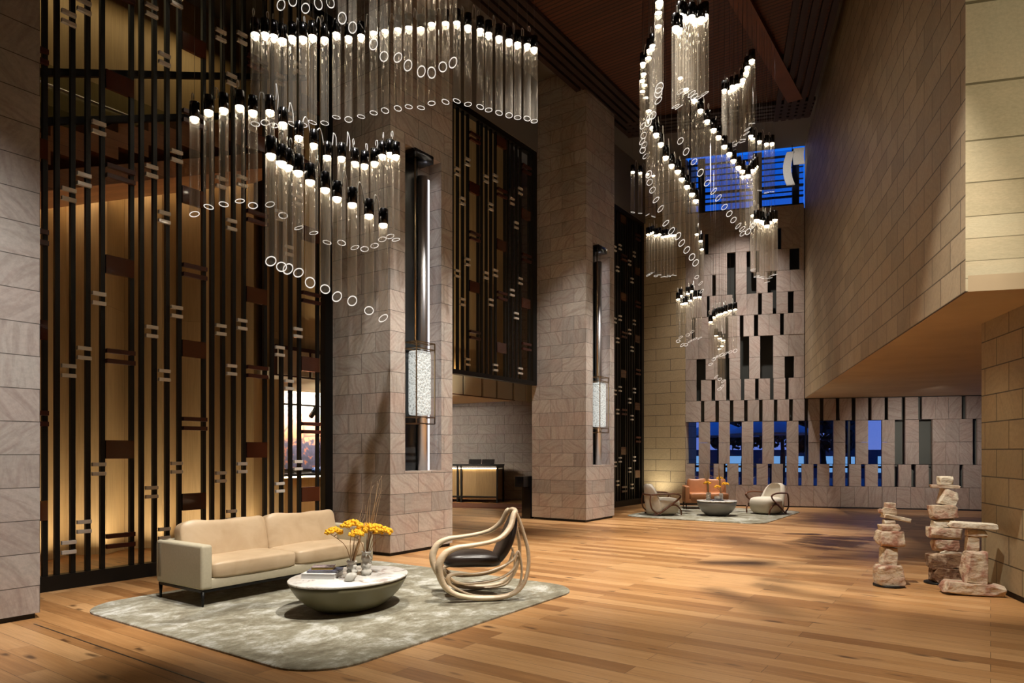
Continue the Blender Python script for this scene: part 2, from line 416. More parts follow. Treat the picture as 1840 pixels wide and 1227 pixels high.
def art():
    t = NT('abstract_painting'); bs = t.bsdf(Roughness=.6); tc = t.n('TexCoord')
    vo = t.n('TexVoronoi', _feature='DISTANCE_TO_EDGE', Vector=tc.outputs['Object'], Scale=1.9).outputs['Distance']
    vc = t.n('TexVoronoi', Vector=tc.outputs['Object'], Scale=1.9).outputs['Color']
    sp = t.n('SeparateXYZ', Vector=tc.outputs['Object'])
    ns = t.n('TexNoise', Vector=tc.outputs['Object'], Scale=9.0, Detail=5.0).outputs[0]
    up = t.mix(t.n('SeparateColor', Color=vc).outputs[0], (.26,.09,.035), (.22,.12,.07))
    up = t.mix(t.ramp(vo, [(.02,(1,1,1)),(.05,(0,0,0))]), up, (.05,.02,.015))
    lo = t.ramp(ns, [(.4,(.006,.007,.02)),(.55,(.018,.016,.04)),(.64,(.16,.045,.012))])
    k = t.math('ADD', t.math('MULTIPLY', sp.outputs[2], 1.6), t.math('MULTIPLY', ns, .8))
    t.set(bs, 'Base Color', t.mix(t.ramp(k, [(.35,(1,1,1)),(.5,(0,0,0))]), up, lo)); return t.m
M['art'] = art()
M['ribbon'] = simple('blue_glass_bowl', (.05,.09,.22), .15)
M['reddish'] = simple('red_brown_carpet', (.17,.06,.035), .9)
M['leaf'] = simple('dark_leaves', (.012,.02,.012), .8)
M['trunk'] = simple('tree_bark', (.03,.02,.015), .9)
M['street'] = simple('asphalt', (.05,.055,.07), .7)
M['facade'] = simple('blue_grey_facade', (.05,.06,.09), .5)
M['facglow'] = emit('lit_shopfront', (.25,.50,.85), 1.1)
M['neon'] = emit('neon_sign', (.55,.9,1), 2.5)
M['parasol'] = simple('white_parasol_cloth', (.7,.7,.75), .8)
M['mullion'] = simple('dark_blue_mullion', (.012,.016,.03), .4)
M['shade'] = simple('white_fabric_shade', (.82,.80,.76), .8, noise=.05, nscale=30)

# ------------------------------------------------------------------ setting
FLOORPOLY = [(-16,-5),(14.5,-5),tuple((FL+E1*9.4).xy),tuple(FL.xy),tuple((FL+VD*8.6).xy),(-16,25.2)]
mb = MB(); mb.prism(FLOORPOLY, -.12, 0)
struct(mb.build('floor', M['floor'], uvf=lambda p, n: (p.x*VD.x+p.y*VD.y, p.x*UD.x+p.y*UD.y) if abs(n.z) > .5 else (p.x, p.z)))
struct(MB().prism(FLOORPOLY, 10.1, 10.3).build('ceiling', M['white']))
# metal strip set in the floor
a = uv(-4.68,-.22); b = uv(-4.68,-5.6)
m = MB(); m.obox((a+b)/2, VD, UD, (a-b).length/2, .006, .0, .0025); struct(m.build('trim_1', M['wire']))
# timber ceiling
CE = Vector((7.095,16.27,0)); cd = Vector((1.245,4.11,0)).normalized()
def isect(p, d, q, e):
    k = d.x*e.y-d.y*e.x; t = ((q.x-p.x)*e.y-(q.y-p.y)*e.x)/k; return p + d*t
cfl = isect(CE, -E1, uv(0,.27), UD)
cnl = uv(-16,.27); cnr = CE - cd*22
poly = [tuple(q.xy) for q in (cnl, cnr, CE, cfl)]
m = MB(); m.prism(poly, 9.62, 10.0)
struct(m.build('trim_2', M['slats'], uvf=lambda p, n: (p.x*VD.x+p.y*VD.y, p.x*UD.x+p.y*UD.y)))
# grooved border boards of the timber ceiling
m = MB()
for k in range(5):
    o = .08 + k*.17
    a = CE - Vector((cd.y,-cd.x,0))*o; b = a - cd*22
    m.obox((a+b)/2, cd, Vector((cd.y,-cd.x,0)), (a-b).length/2, .055, 9.52, 9.615)
    a = CE - E2*o; b = cfl - E2*o
    m.obox((a+b)/2, E1, E2, (a-b).length/2, .055, 9.525, 9.612)
    a = cfl - VD*o; b = cnl - VD*o
    m.obox((a+b)/2, UD, VD, (a-b).length/2, .055, 9.53, 9.61)
struct(m.build('trim_3', M['groove']))
m = MB()
for v0, v1 in ((-3.82,-3.5),):
    a = uv(-14,(v0+v1)/2); b = isect(uv(0,(v0+v1)/2), UD, CE-E2*.95, E1)
    m.obox((a+b)/2, UD, VD, (a-b).length/2, (v1-v0)/2, 9.5, 9.61)
struct(m.build('trim_4', M['beamwood']))

# big overhanging sandstone wall on the right
RF = Vector((8.178,19.07,0)); RN = Vector((4.237,6.38,0))
rd = (RF-RN).normalized(); rn = Vector((rd.y,-rd.x,0))
SOF = 3.05
m = MB(); q0, q1 = RN, RF + rd*.02
vs = [(q0.x,q0.y,SOF),(q1.x,q1.y,SOF),(q1.x,q1.y,10.1),(q0.x,q0.y,10.1)]
w = rn*.4 + rd*.15
vs += [(p[0]+w.x,p[1]+w.y,p[2]) for p in vs]
m.add(vs, [(0,1,2,3),(7,6,5,4),(0,4,5,1),(1,5,6,2),(3,2,6,7)])
struct(m.build('wall_right', M['wall_stone'], uvf=lambda p, n: ((Vector((p.x,p.y,0))-RN).dot(rd)+.17, p.z-.05)))
# near lit end of that wall, courses of growing height
rows = [3.05,3.17,3.33,3.54,3.745,4.06,4.45,4.98,5.74,6.6,7.5,8.5,10.1]
m = MB(); A = RN + rn*.4 - rn*.4; B = A + E1*6
for k in range(len(rows)-1):
    z0, z1 = rows[k], rows[k+1]
    m.add([(A.x,A.y,z0),(B.x,B.y,z0),(B.x,B.y,z1),(A.x,A.y,z1)], [(0,1,2,3)])
cnt = [0]
def rowuv(p, n):
    k = cnt[0]//4; i = cnt[0]%4; cnt[0] += 1
    return ((Vector((p.x,p.y,0))-A).dot(E1)+5, k+(0 if i < 2 else 1)-.0)
Bb = B + E2*.4; Ab = A + E2*.4
wl = m.build('wall_right_end', M['row_stone'], uvf=rowuv)
struct(wl)
# soffit under the overhang
m = MB(); far = isect(RN+E1*6, rd, FL, E1)
m.prism([tuple(p.xy) for p in (RN+rn*.02, RN+E1*6, far, RF)], SOF, SOF+.15)
m.v = [p + Vector((0,0,-.004)) for p in m.v]
struct(m.build('ceiling_soffit', M['soffit']))
# pier below the overhang
LC = Vector((5.48,7.97,0))
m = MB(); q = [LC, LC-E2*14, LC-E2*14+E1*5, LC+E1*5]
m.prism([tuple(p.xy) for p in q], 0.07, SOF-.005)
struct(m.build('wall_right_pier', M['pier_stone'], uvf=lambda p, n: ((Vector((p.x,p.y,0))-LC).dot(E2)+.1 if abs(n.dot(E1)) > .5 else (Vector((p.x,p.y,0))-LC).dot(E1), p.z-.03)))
m = MB(); q = [LC+E1*.03-E2*.03, LC-E2*14+E1*.03, LC-E2*14+E1*5, LC+E1*5-E2*.03]
m.prism([tuple(p.xy) for p in q], 0, .07); struct(m.build('baseboard_right', M['shadowgap']))

# far wall of stone panels with slots
PH, PW = .606, .343
def t_at(px):
    k = (px-CX)/FPX
    return (k*FL.y-FL.x)/(E1.x-k*E1.y)
def c1(l, o, s): return [(o+a/s, o+b/s) for a, b in l]
S1 = lambda l: c1(l, 1220, 2.968)
S2 = lambda l: c1(l, 1220, 3.408)
big = S1([(38,105),(167,212),(272,335),(397,445),(507,575),(638,692),(752,825),(888,942),(1010,1083),(1152,1207),(1280,1352),(1568,1592)])
gaps = {
 0: [],
 1: S1([(85,105),(165,185),(240,257),(318,335),(397,414),(475,495),(555,575),(637,655),(718,738),(803,822),(887,908),(972,993),(1062,1083),(1150,1170),(1240,1263),(1333,1352),(1497,1517)]),
 2: big, 3: big,
 4: S1([(118,135),(195,213),(272,290),(348,366),(428,446),(507,525),(588,608),(670,690),(752,772),(838,857),(922,942),(1010,1028),(1098,1115),(1188,1207),(1277,1297),(1510,1533)]),
 5: S2([(108,135),(200,222),(290,310),(380,400),(467,488),(558,580),(652,673)]),
 6: S2([(108,163),(238,308),(375,430),(498,577),(648,705)]),
 7: S2([(285,305),(375,430),(498,577)]),
 8: S2([(80,100),(285,302),(373,395),(460,485),(620,643)]),
 9: S2([(172,188),(328,348),(485,508),(575,597),(668,703)]),
 10: S2([(205,225),(295,347),(415,475),(543,597)]),
 11: S2([(295,347),(415,440),(470,490),(678,738)]),
 12: S2([(160,180),(605,627)]),
 13: [],
}
TW = t_at(1446); TEND = 8.3
m = MB()
for r in range(14):
    end = TEND if r < 5 else TW - .012
    gs = [(max(0, t_at(a)), t_at(b)) for a, b in gaps[r]]
    gs = [g for g in gs if g[0] < end]
    edges = [0.0]
    solid = []; cur = 0.0
    for g in gs:
        if g[0] > cur + .05: solid.append((cur, g[0]))
        cur = g[1]
    if cur < end: solid.append((cur, end))
    for a, b in solid:
        n = max(1, round((b-a)/PW)); 
        for k in range(n):
            x0 = a + (b-a)*k/n; x1 = a + (b-a)*(k+1)/n
            d = random.uniform(0, .012)
            m.box(x0+.003, x1-.003, d, .11, r*PH+.004+(.03 if r == 0 else 0), (r+1)*PH-.004)
fw = m.build('wall_far', M['panel_stone']); fw.location = FL; fw.rotation_euler = (0,0,ROT_E); struct(fw)
m = MB(); m.box(0, TEND, .02, .14, 0, .03); o = m.build('baseboard_far', M['shadowgap']); o.location = FL; o.rotation_euler = (0,0,ROT_E); struct(o)
# dark lining strips between the courses and grey boards behind the slots
m = MB()
for r in (1,2,4):
    m.box(0, TEND, .10, .16, r*PH-.008, r*PH+.008)
m.box(0, TEND, .115, .16, 0, PH-.02)
o = m.build('trim_5', M['shadowgap']); o.location = FL; o.rotation_euler = (0,0,ROT_E); struct(o)
m = MB(); tg = t_at(1600)
m.box(tg, TEND, .30, .36, 0, 3.03); m.box(0, tg, .26, .32, 2.43, 3.03)
o = m.build('wall_far_backing', M['greywall']); o.location = FL; o.rotation_euler = (0,0,ROT_E); struct(o)
m = MB(); m.box(0, TW+.3, .35, .41, 3.08, 14*PH); m.box(0, TEND, .12, .41, 3.03, 3.08); m.box(TW+.3, TEND+.4, .35, .41, 3.08, 10.1)
o = m.build('wall_far_lining', M['darkpanel']); o.location = FL; o.rotation_euler = (0,0,ROT_E); struct(o)
# glazing behind the lower slots
m = MB(); m.box(0, tg, .24, .25, .6, 2.43)
o = m.build('window_1', M['pane']); o.location = FL; o.rotation_euler = (0,0,ROT_E); struct(o)
m = MB()
k = .0
while k < tg: m.box(k-.025, k+.025, .20, .29, .6, 2.43); k += 1.1
m.box(0, tg, .21, .28, 1.1, 1.16)
o = m.build('window_frame', M['mullion'], ); o.location = FL; o.rotation_euler = (0,0,ROT_E); struct(o)
# high window
wt0, wt1, wz0, wz1 = .02, TW-.01, 14*PH, 10.1
m = MB(); m.box(wt0, wt1, .18, .19, wz0, wz1)
o = m.build('window_2', M['pane']); o.location = FL; o.rotation_euler = (0,0,ROT_E); struct(o)
m = MB()
for px, w in ((1240,.03),(1261,.10),(1362,.12),(1431,.09)):
    t = t_at(px); m.box(t-w, t+w, .12, .24, wz0, wz1)
for z, h in ((wz0+.04,.04),(wz0+.30,.022),(wz0+.44,.006),(wz0+.60,.03),(wz0+.78,.006),(wz0+.95,.006),(wz0+1.12,.006),(wz0+1.30,.006),(wz0+1.45,.02)):
    m.box(wt0, wt1, .14, .22, z-h, z+h)
o = m.build('window_frame_high', M['mullion']); o.location = FL; o.rotation_euler = (0,0,ROT_E); struct(o)

# unseen walls closing the hall, added to keep the sky's light out
def wall_strip(name, a, b, z0, z1, mat, th=.15, side=1):
    a = Vector(a); b = Vector(b); d = (b-a).normalized(); n = Vector((-d.y,d.x,0))*side
    m = MB(); c = (a+b)/2 + n*th/2
    m.obox((0,0,0), d, n, (b-a).length/2, th/2, z0, z1)
    o = m.build(name, mat); o.location = c; return struct(o)
wall_strip('wall_back', (-16,-5,0), (14.5,-5,0), 0, 10.1, M['offwhite'], side=-1)
wall_strip('wall_side', tuple(RN+E1*8.2-E2*14), tuple(RN+E1*8.2+E2*13), 0, 10.1, M['offwhite'], side=-1)
wall_strip('wall_left_end', (-16,-5,0), (-16,25.2,0), 0, 10.1, M['darkpanel'], side=1)
# reception back wall (parallel to the far wall)
RB = Vector((-.54,22.25,0))
RBL, RBR = RB-E1*9.5, RB+E1*4.05
m = MB(); m.obox((RBL+RBR)/2+E2*.1, E1, E2, (RBR-RBL).length/2, .1, 0, 10.1)
struct(m.build('wall_reception', M['back_stone'], uvf=lambda p, n: ((Vector((p.x,p.y,0))-RB).dot(E1), p.z)))
# bulkhead above the screens
m = MB(); a = uv(-9,1.36); b = uv(11.96,1.36); m.obox((a+b)/2, UD, VD, (b-a).length/2, .1, 8.45, 10.1)
struct(m.build('wall_left_bulkhead', M['white']))

# stone columns
def column(u0, w, d, label, H=10.1, niche=True, mat='column', grp='stone columns along the hall'):
    t = thing('stone_column', label, 'column', uv(u0,0), ROT_UV, grp)
    m = MB()
    if niche:
        n0, n1, b0, b1, dp = .318, 1.152, 1.254, 6.235, .25
        m.box(0,w,0,d,.05,b0); m.box(0,w,0,d,b1,H); m.box(0,n0,0,d,b0,b1); m.box(n1,w,0,d,b0,b1); m.box(n0,n1,dp,d,b0,b1)
    else: m.box(0,w,0,d,.05,H)
    m.build('shaft', M[mat], t)
    MB().box(.03,w-.03,.03,d-.03,0,.05).build('plinth', M['shadowgap'], t)
    if niche:
        MB().box(n0+.002,n1-.30,dp-.012,dp-.002,b0+.002,b1-.002).build('niche_panel', M['nicheback'], t)
    return t
column(-6.0, 1.45, 1.42, 'flat grey stone column cropped by the left edge of the hall', niche=False, mat='pillar')
column(0, 1.43, 1.42, 'stone column with lamp niche behind the beige sofa')
column(5.98, 1.38, 1.42, 'stone column with lamp niche between reception and the far seats')
column(11.96, .9, 1.45, 'yellow sandstone column at the corner of the far panel wall', niche=False, mat='yellow_stone')

# niche lamps
def niche_lamp(u0, label):
    t = thing('niche_lamp', label, 'lamp', uv(u0,0,1.256), ROT_UV, 'lanterns in the column niches')
    z = 1.256
    def zz(a): return a - z
    MB().box(.47,.90,-.06,.235,zz(6.10),zz(6.225)).build('bracket', M['chrome'], t, bevel=.008)
    MB().tube([(.56,.02,zz(6.1)),(.56,.02,zz(3.28))], .016, 8).build('rod', M['brass'], t)
    MB().lathe([(.085,0),(.085,zz(5.95))], 20, (.885,.165)).build('pole', M['alu'], t)
    MB().box(.975,1.045,.16,.2,0.002,zz(5.95)).build('light_strip', M['strip'], t)
    c = t
    m = MB(); x0,x1,y0,y1 = .46,.88,-.10,.15; r = .008
    for x in (x0,x1):
        for y in (y0,y1): m.box(x-r,x+r,y-r,y+r,zz(1.99),zz(3.25))
    for k in (1.99,2.09,3.15,3.25):
        for y in (y0,y1): m.box(x0,x1,y-r,y+r,zz(k)-r,zz(k)+r)
        for x in (x0,x1): m.box(x-r,x+r,y0,y1,zz(k)-r,zz(k)+r)
    m.box(.555,.565,y0,y1,zz(3.25)-r,zz(3.25)+r); m.box(x0,x1,.015,.025,zz(3.25)-r,zz(3.25)+r)
    m.build('lantern_frame', M['brass'], t)
    m = MB(); m.sell((.67,.025,zz(2.62)), (.175,.095,.50), .12, .25, 32, 24); m.build('crystal_shade', M['crystal'], t)
    return t
niche_lamp(0, 'tall wall lamp with glowing crystal lantern in the nearer column niche')
niche_lamp(5.98, 'tall wall lamp with glowing crystal lantern in the farther column niche')

# screens of black bars
NARROW = {0:(.47,2.0),1:(.69,2.0),2:(1.35,2.0),3:(None,0)}
def screen(u0, z0, label):
    W = 4.52; v = 1.27; top = 8.45
    t = thing('bar_screen', label, 'screen', uv(u0,v,z0), ROT_UV, 'black bar screens between the stone columns')
    H = top - z0
    m = MB(); m.box(0,.13,0,.12,0,H); m.box(W-.15,W,0,.12,0,H); m.box(.13,W-.15,0,.12,0,.17 if z0 == 0 else .09); m.box(.13,W-.15,0,.12,H-.12,H)
    m.build('frame', M['black'], t)
    base = -4.52
    mods = [-4.95,-4.015,-3.08,-2.145,-1.205,-.26]
    heights = {1:(.47,.69,1.35,None),2:(1.05,.52,1.35,None),3:(.68,1.21,1.33,None),4:(1.03,.55,1.35,None),0:(.9,.5,1.2,None)}
    # gap order in a module: 0-1 narrow(plain), 1-2, 2-3, 3-4 rungs, 4-next wide
    offs = {0:(None,1.05,.52,1.35),1:(None,.47,.69,1.35),2:(None,1.05,.52,1.35),3:(None,1.21,.68,1.33),4:(None,1.03,.55,1.35),5:(None,)*4}
    wide = {0:('p',.9,'r',1.92,2.0),1:('r',.49,'p',1.58,2.2),2:('p',.90,'r',1.92,2.0),3:('r',.49,'p',1.58,2.2),4:('p',.90,'r',1.92,2.0)}
    for i, b0 in enumerate(mods):
        bars = [b0+d for d in (0,.12,.28,.44,.60)]
        nxt = mods[i+1] if i+1 < len(mods) else None
        for j, b in enumerate(bars):
            x = b - base
            if x < .14 or x > W-.16: continue
            MB().box(x-.025,x+.025,.03,.078,(.17 if z0 == 0 else .09),H-.12).build('bar', M['black'], t)
        for j in range(1,4):
            if i >= 5 or offs[i][j] is None: continue
            z = offs[i][j]; x0 = bars[j]-base+.03; x1 = bars[j+1]-base+.02
            if x0 < .14: continue
            while z < 8.3:
                if z-.09 > z0+.1:
                    for dz in (-.055,.055):
                        MB().box(x0,x1,-.012,.03,z+dz-.022-z0,z+dz+.022-z0).build('rung', M['rung_brass'], t, bevel=.003, seg=1)
                z += 2.0
        if nxt is not None:
            x0 = bars[4]-base+.03; x1 = nxt-base+.02
            if x0 > .14 and x1 < W-.1:
                for kind, zz, st in ((wide[i][0],wide[i][1],wide[i][4]),(wide[i][2],wide[i][3],wide[i][4])):
                    z = zz
                    while z < 8.3:
                        if z-.15 > z0+.1:
                            if kind == 'r':
                                for dz in (-.06,.06):
                                    MB().box(x0,x1,-.012,.04,z+dz-.026-z0,z+dz+.026-z0).build('rail', M['rung_red'], t)
                            else:
                                MB().box(x0,x1,.02,.06,z-.11-z0,z+.11-z0).build('infill_panel', M['amber'], t)
                        z += st
    return t
screen(-4.52, 0, 'black vertical bar screen with brass rungs behind the beige sofa')
screen(1.44, 3.08, 'black bar screen hung above the reception opening')
screen(7.37, 0, 'black full height bar screen behind the far cream armchair')

# rooms behind the screens
zo = 3.95
m = MB(); pts = []
u = -9.0; k = 0
while u < 1.02:
    pts.append((u, 4.06 if k % 2 else 3.71)); u += .42; k += 1
pts.append((1.0,3.85))
def uvpt(u, v, z): return tuple(uv(u, v, z))
for i in range(len(pts)-1):
    (ua,va),(ub,vb) = pts[i], pts[i+1]
    za = 5.0+(ua+3.03)*.44; zb = 5.0+(ub+3.03)*.44
    za = max(3.2,min(za+.9,7.2)); zb = max(3.2,min(zb+.9,7.2))
    m.add([uvpt(ua,va,0),uvpt(ub,vb,0),uvpt(ub,vb,zb),uvpt(ua,va,za)], [(0,1,2,3)])
n = len(pts)
m.add([uvpt(1.0,3.85,0),uvpt(1.0,4.1,0),uvpt(1.0,4.1,7.2),uvpt(1.0,3.85,7.2)], [(0,1,2,3)])
struct(m.build('wall_left', M['oak'], uvf=lambda p, n: ((p-P0).dot(UD), p.z)))
# stair flight rising behind the screen
lp = lambda u, v, z: (u, v, z)
m = MB()
def slab(u0, z0, u1, z1, v0, v1, th):
    q = [lp(u0,v0,z0),lp(u1,v0,z1),lp(u1,v1,z1),lp(u0,v1,z0)]
    q += [(p[0],p[1],p[2]+th) for p in q]
    m.add(q, [(0,3,2,1),(4,5,6,7),(0,1,5,4),(1,2,6,5),(2,3,7,6),(3,0,4,7)])
slab(-9, 2.45, .2, 6.42, 2.2, 3.66, .25)
st = thing('staircase', 'timber staircase rising behind the black screen', 'staircase', uv(0,0), ROT_UV)
m.build('flight', M['stairwood'], st)
m = MB()
for dz in (.55, 1.15): slab(-9, 2.7+dz, .2, 6.67+dz, 2.15, 2.22, .09)
m.build('stringer', M['black'], st)
m = MB()
for k in range(15):
    u = -6.0+k*.4; z = 2.95+(u+9)*.431
    q = [lp(u,2.25,z),lp(u+.4,2.25,z),lp(u+.4,3.5,z),lp(u,3.5,z)]; q += [(p[0],p[1],p[2]+.36) for p in q]
    m.add(q, [(0,3,2,1),(4,5,6,7),(0,1,5,4),(1,2,6,5),(2,3,7,6),(3,0,4,7)])
m.build('steps', M['stairwood'], st)
m = MB()
slab(-6, 2.45+3*.441+.12, .1, 2.45+9.1*.441+.12, 3.665, 3.69, .03)
m.build('cove_light', M['cove'], st)
# upper landing wall, balustrades
wall_strip('wall_left_upper', uvpt(-10,5.2,0), uvpt(6.5,5.2,0), 3.2, 10.1, M['oak'])
for k, (zr, vv) in enumerate(((7.25,4.75),(6.45,4.4))):
    t = thing('balustrade', ('upper','lower')[k]+' clear glass balustrade with pale handrail behind the left screen', 'balustrade', uv(-6,vv,0), ROT_UV, 'glass balustrades behind the screen')
    MB().box(0,6.0,0,.012,zr-1.0,zr+.35).build('glass_panel', M['balglass'], t)
    MB().tube([(0,-.06,zr),(6.0,-.06,zr)], .02, 8).build('handrail', M['alu'], t)
    for j in range(5):
        MB().tube([(.6+j*1.2,-.05,zr-.25),(.6+j*1.2,.0,zr-.25)], .035, 10).build('clamp', M['chrome'], t)
# room with painting at the far left back
wall_strip('wall_gallery', uvpt(.2,6.4,0), uvpt(5.4,6.4,0), 0, 2.94, M['gallery'])
t = thing('painting', 'orange and dark blue abstract painting glimpsed through the left screen', 'painting', uv(2.5,6.355,1.80), ROT_UV)
MB().box(0,2.1,0,.035,-.66,.66).build('canvas', M['art'], t)
t = thing('sideboard', 'timber sideboard with lit top edge under the abstract painting', 'sideboard', uv(2.2,5.9,0), ROT_UV)
MB().box(0,2.4,0,.40,0,.95).build('body', M['desk_oak'], t)
MB().box(-.03,2.43,-.06,.41,.99,1.04).build('top', M['black'], t)
MB().box(.05,2.35,.0,.02,.955,.985).build('light_strip', M['cove'], t)
m = MB(); m.sell((0,0,.075), (.26,.10,.075), .6, .8, 20, 10); o = m.build('glass_bowl', M['ribbon']); o.location = uv(3.72,6.1,1.04); o.rotation_euler = (0,0,ROT_UV)
tag(o, 'long blue glass bowl on the sideboard under the painting', 'bowl')
t = thing('track_light', 'black track spotlight hung above the abstract painting', 'spotlight', uv(3.02,5.6,2.94), ROT_UV)
MB().box(-1.2,1.4,-.02,.02,-.34,-.30).build('track', M['black'], t)
MB().tube([(-1.0,0,-.3),(-1.0,0,0)], .012).tube([(1.2,0,-.3),(1.2,0,0)], .012).build('hanger', M['black'], t)
MB().tube([(.1,0,-.34),(.1,0,-.44)], .015).build('stem', M['black'], t)
MB().tube([(.1,-.06,-.40),(.1,.12,-.56)], .06, 12).build('lamp_head', M['black'], t)

# reception zone
m = MB(); q = [uv(1.0,3.3), uv(7.4,3.3), uv(7.4,9.5), uv(1.0,9.5)]
qq = [tuple(uv(.4,3.3).xy), tuple(uv(8.0,3.3).xy), tuple(isect(uv(8.0,3.3), VD, RB, E1).xy), tuple(isect(uv(.4,3.3), VD, RB, E1).xy)]
m.prism(qq, 2.94, 3.1); struct(m.build('ceiling_reception', M['offwhite']))
m = MB()
w0 = .4
for w in (.75,.5,.72,.62,.75,.62,.75,.62,.75,.62,.75,.62,.5):
    a = uv(w0+.04,3.27); b = uv(w0+w-.04,3.27); m.obox((a+b)/2, UD, VD, (b-a).length/2, .02, 2.96, 3.42); w0 += w
struct(m.build('trim_6', M['offwhite']))
m = MB(); a = uv(.4,3.33); b = uv(8.0,3.33); m.obox((a+b)/2, UD, VD, (b-a).length/2, .03, 2.94, 3.5); struct(m.build('trim_7', M['rung_red']))
m = MB(); a = uv(.4,3.6); b = uv(8.0,3.6); m.obox((a+b)/2, UD, VD, (b-a).length/2, .05, 3.1, 10.1)
struct(m.build('wall_left_gallery', M['oak'], uvf=lambda p, n: ((p-P0).dot(UD), p.z)))
m = MB(); a = uv(8.6,2.6); b = uv(11.95,2.6); m.obox((a+b)/2, UD, VD, (b-a).length/2, .05, 0, 8.45); struct(m.build('wall_left_far', M['greywall']))
m = MB(); m.obox(uv(12.02,5.0), VD, UD, 3.6, .04, 0, 10.1); struct(m.build('wall_left_return', M['darkpanel']))
# red-brown carpet runner in front of the desk
m = MB(); m.obox((0,0,0), E1, E2, 2.2, .8, 0.0, .012); o = m.build('carpet_runner', M['reddish']); o.location = Vector((-1.2,19.75,0)); tag(o, 'red-brown carpet laid in front of the reception desk', 'rug')

t = thing('reception_desk', 'oak reception desk with black top and glowing edge', 'desk', Vector((-.43,20.75,0)), ROT_E)
MB().box(-3.2,-.04,.05,.65,.1,1.02).build('front_panel', M['desk_oak'], t)
MB().box(-3.3,0,-.02,.75,1.12,1.17).build('desk_top', M['black'], t)
MB().box(-3.2,-.06,.02,.05,1.035,1.06).build('light_strip', M['cove'], t)
m = MB()
for x in (-.045,-1.20,-1.32,-2.7):
    m.box(x,x+.045,-.02,.03,0,1.12)
m.box(-3.2,0,-.02,.02,.16,.20); m.box(-.045,0,-.02,.7,1.06,1.12); m.box(-.045,0,.66,.7,0,1.12)
m.build('leg_frame', M['black'], t)
for k, (x, lab) in enumerate(((-.85,'low black monitor on the reception desk beside the column'),(-.42,'low black monitor nearest the open end of the reception desk'))):
    p = Vector((-.43,20.75,0)) + E1*x + E2*.35
    mt = thing('monitor', lab, 'monitor', (p.x,p.y,1.17), ROT_E, 'monitors on the reception desk')
    MB().box(-.09,.09,-.06,.06,0,.012).build('stand', M['black'], mt)
    mm = MB(); mm.box(-.2,.2,-.012,.012,.01,.16); mm.xf(Matrix.Rotation(-.35,4,'X')); mm.build('display', M['screenglow'], mt)
# black console by the second column
t = thing('black_console', 'black block console standing against the second column', 'console', uv(6.0,1.6), ROT_UV)
MB().box(.0,.42,-.12,.12,0,.745).build('pedestal', M['blackgloss'], t)
MB().box(-.28,.42,-.12,.12,.745,.985).build('slab_top', M['blackgloss'], t)

# ------------------------------------------------------------------ rugs
def rounded(x0,x1,y0,y1,r,n=10):
    out = []
    for cx,cy,a in ((x1-r,y1-r,0),(x0+r,y1-r,90),(x0+r,y0+r,180),(x1-r,y0+r,270)):
        for k in range(n+1):
            w = math.radians(a+90*k/n); out.append((cx+r*math.cos(w), cy+r*math.sin(w)))
    return out
def rug(u0,u1,v0,v1,label):
    c = uv((u0+u1)/2,(v0+v1)/2); m = MB()
    a,b = (u1-u0)/2,(v1-v0)/2
    p1 = rounded(-a,a,-b,b,.45); p0 = rounded(-a+.008,a-.008,-b+.008,b-.008,.45); n = len(p1)
    m.add([(x,y,0) for x,y in p1]+[(x,y,.014) for x,y in p1]+[(x,y,.02) for x,y in p0],
          [(i,(i+1)%n,n+(i+1)%n,n+i) for i in range(n)]+[(n+i,n+(i+1)%n,2*n+(i+1)%n,2*n+i) for i in range(n)]+[tuple(2*n+i for i in range(n))])
    o = m.build('rug', M['rug']); o.location = c; o.rotation_euler = (0,0,ROT_UV)
    return tag(o, label, 'rug', 'rounded silky rugs')
rug(-4.22,-.45,-3.52,.12,'large pale grey rug under the beige sofa and oval table')
rug(7.7,11.6,-3.30,-.02,'pale grey rug under the far cream armchairs')
RZ = .02

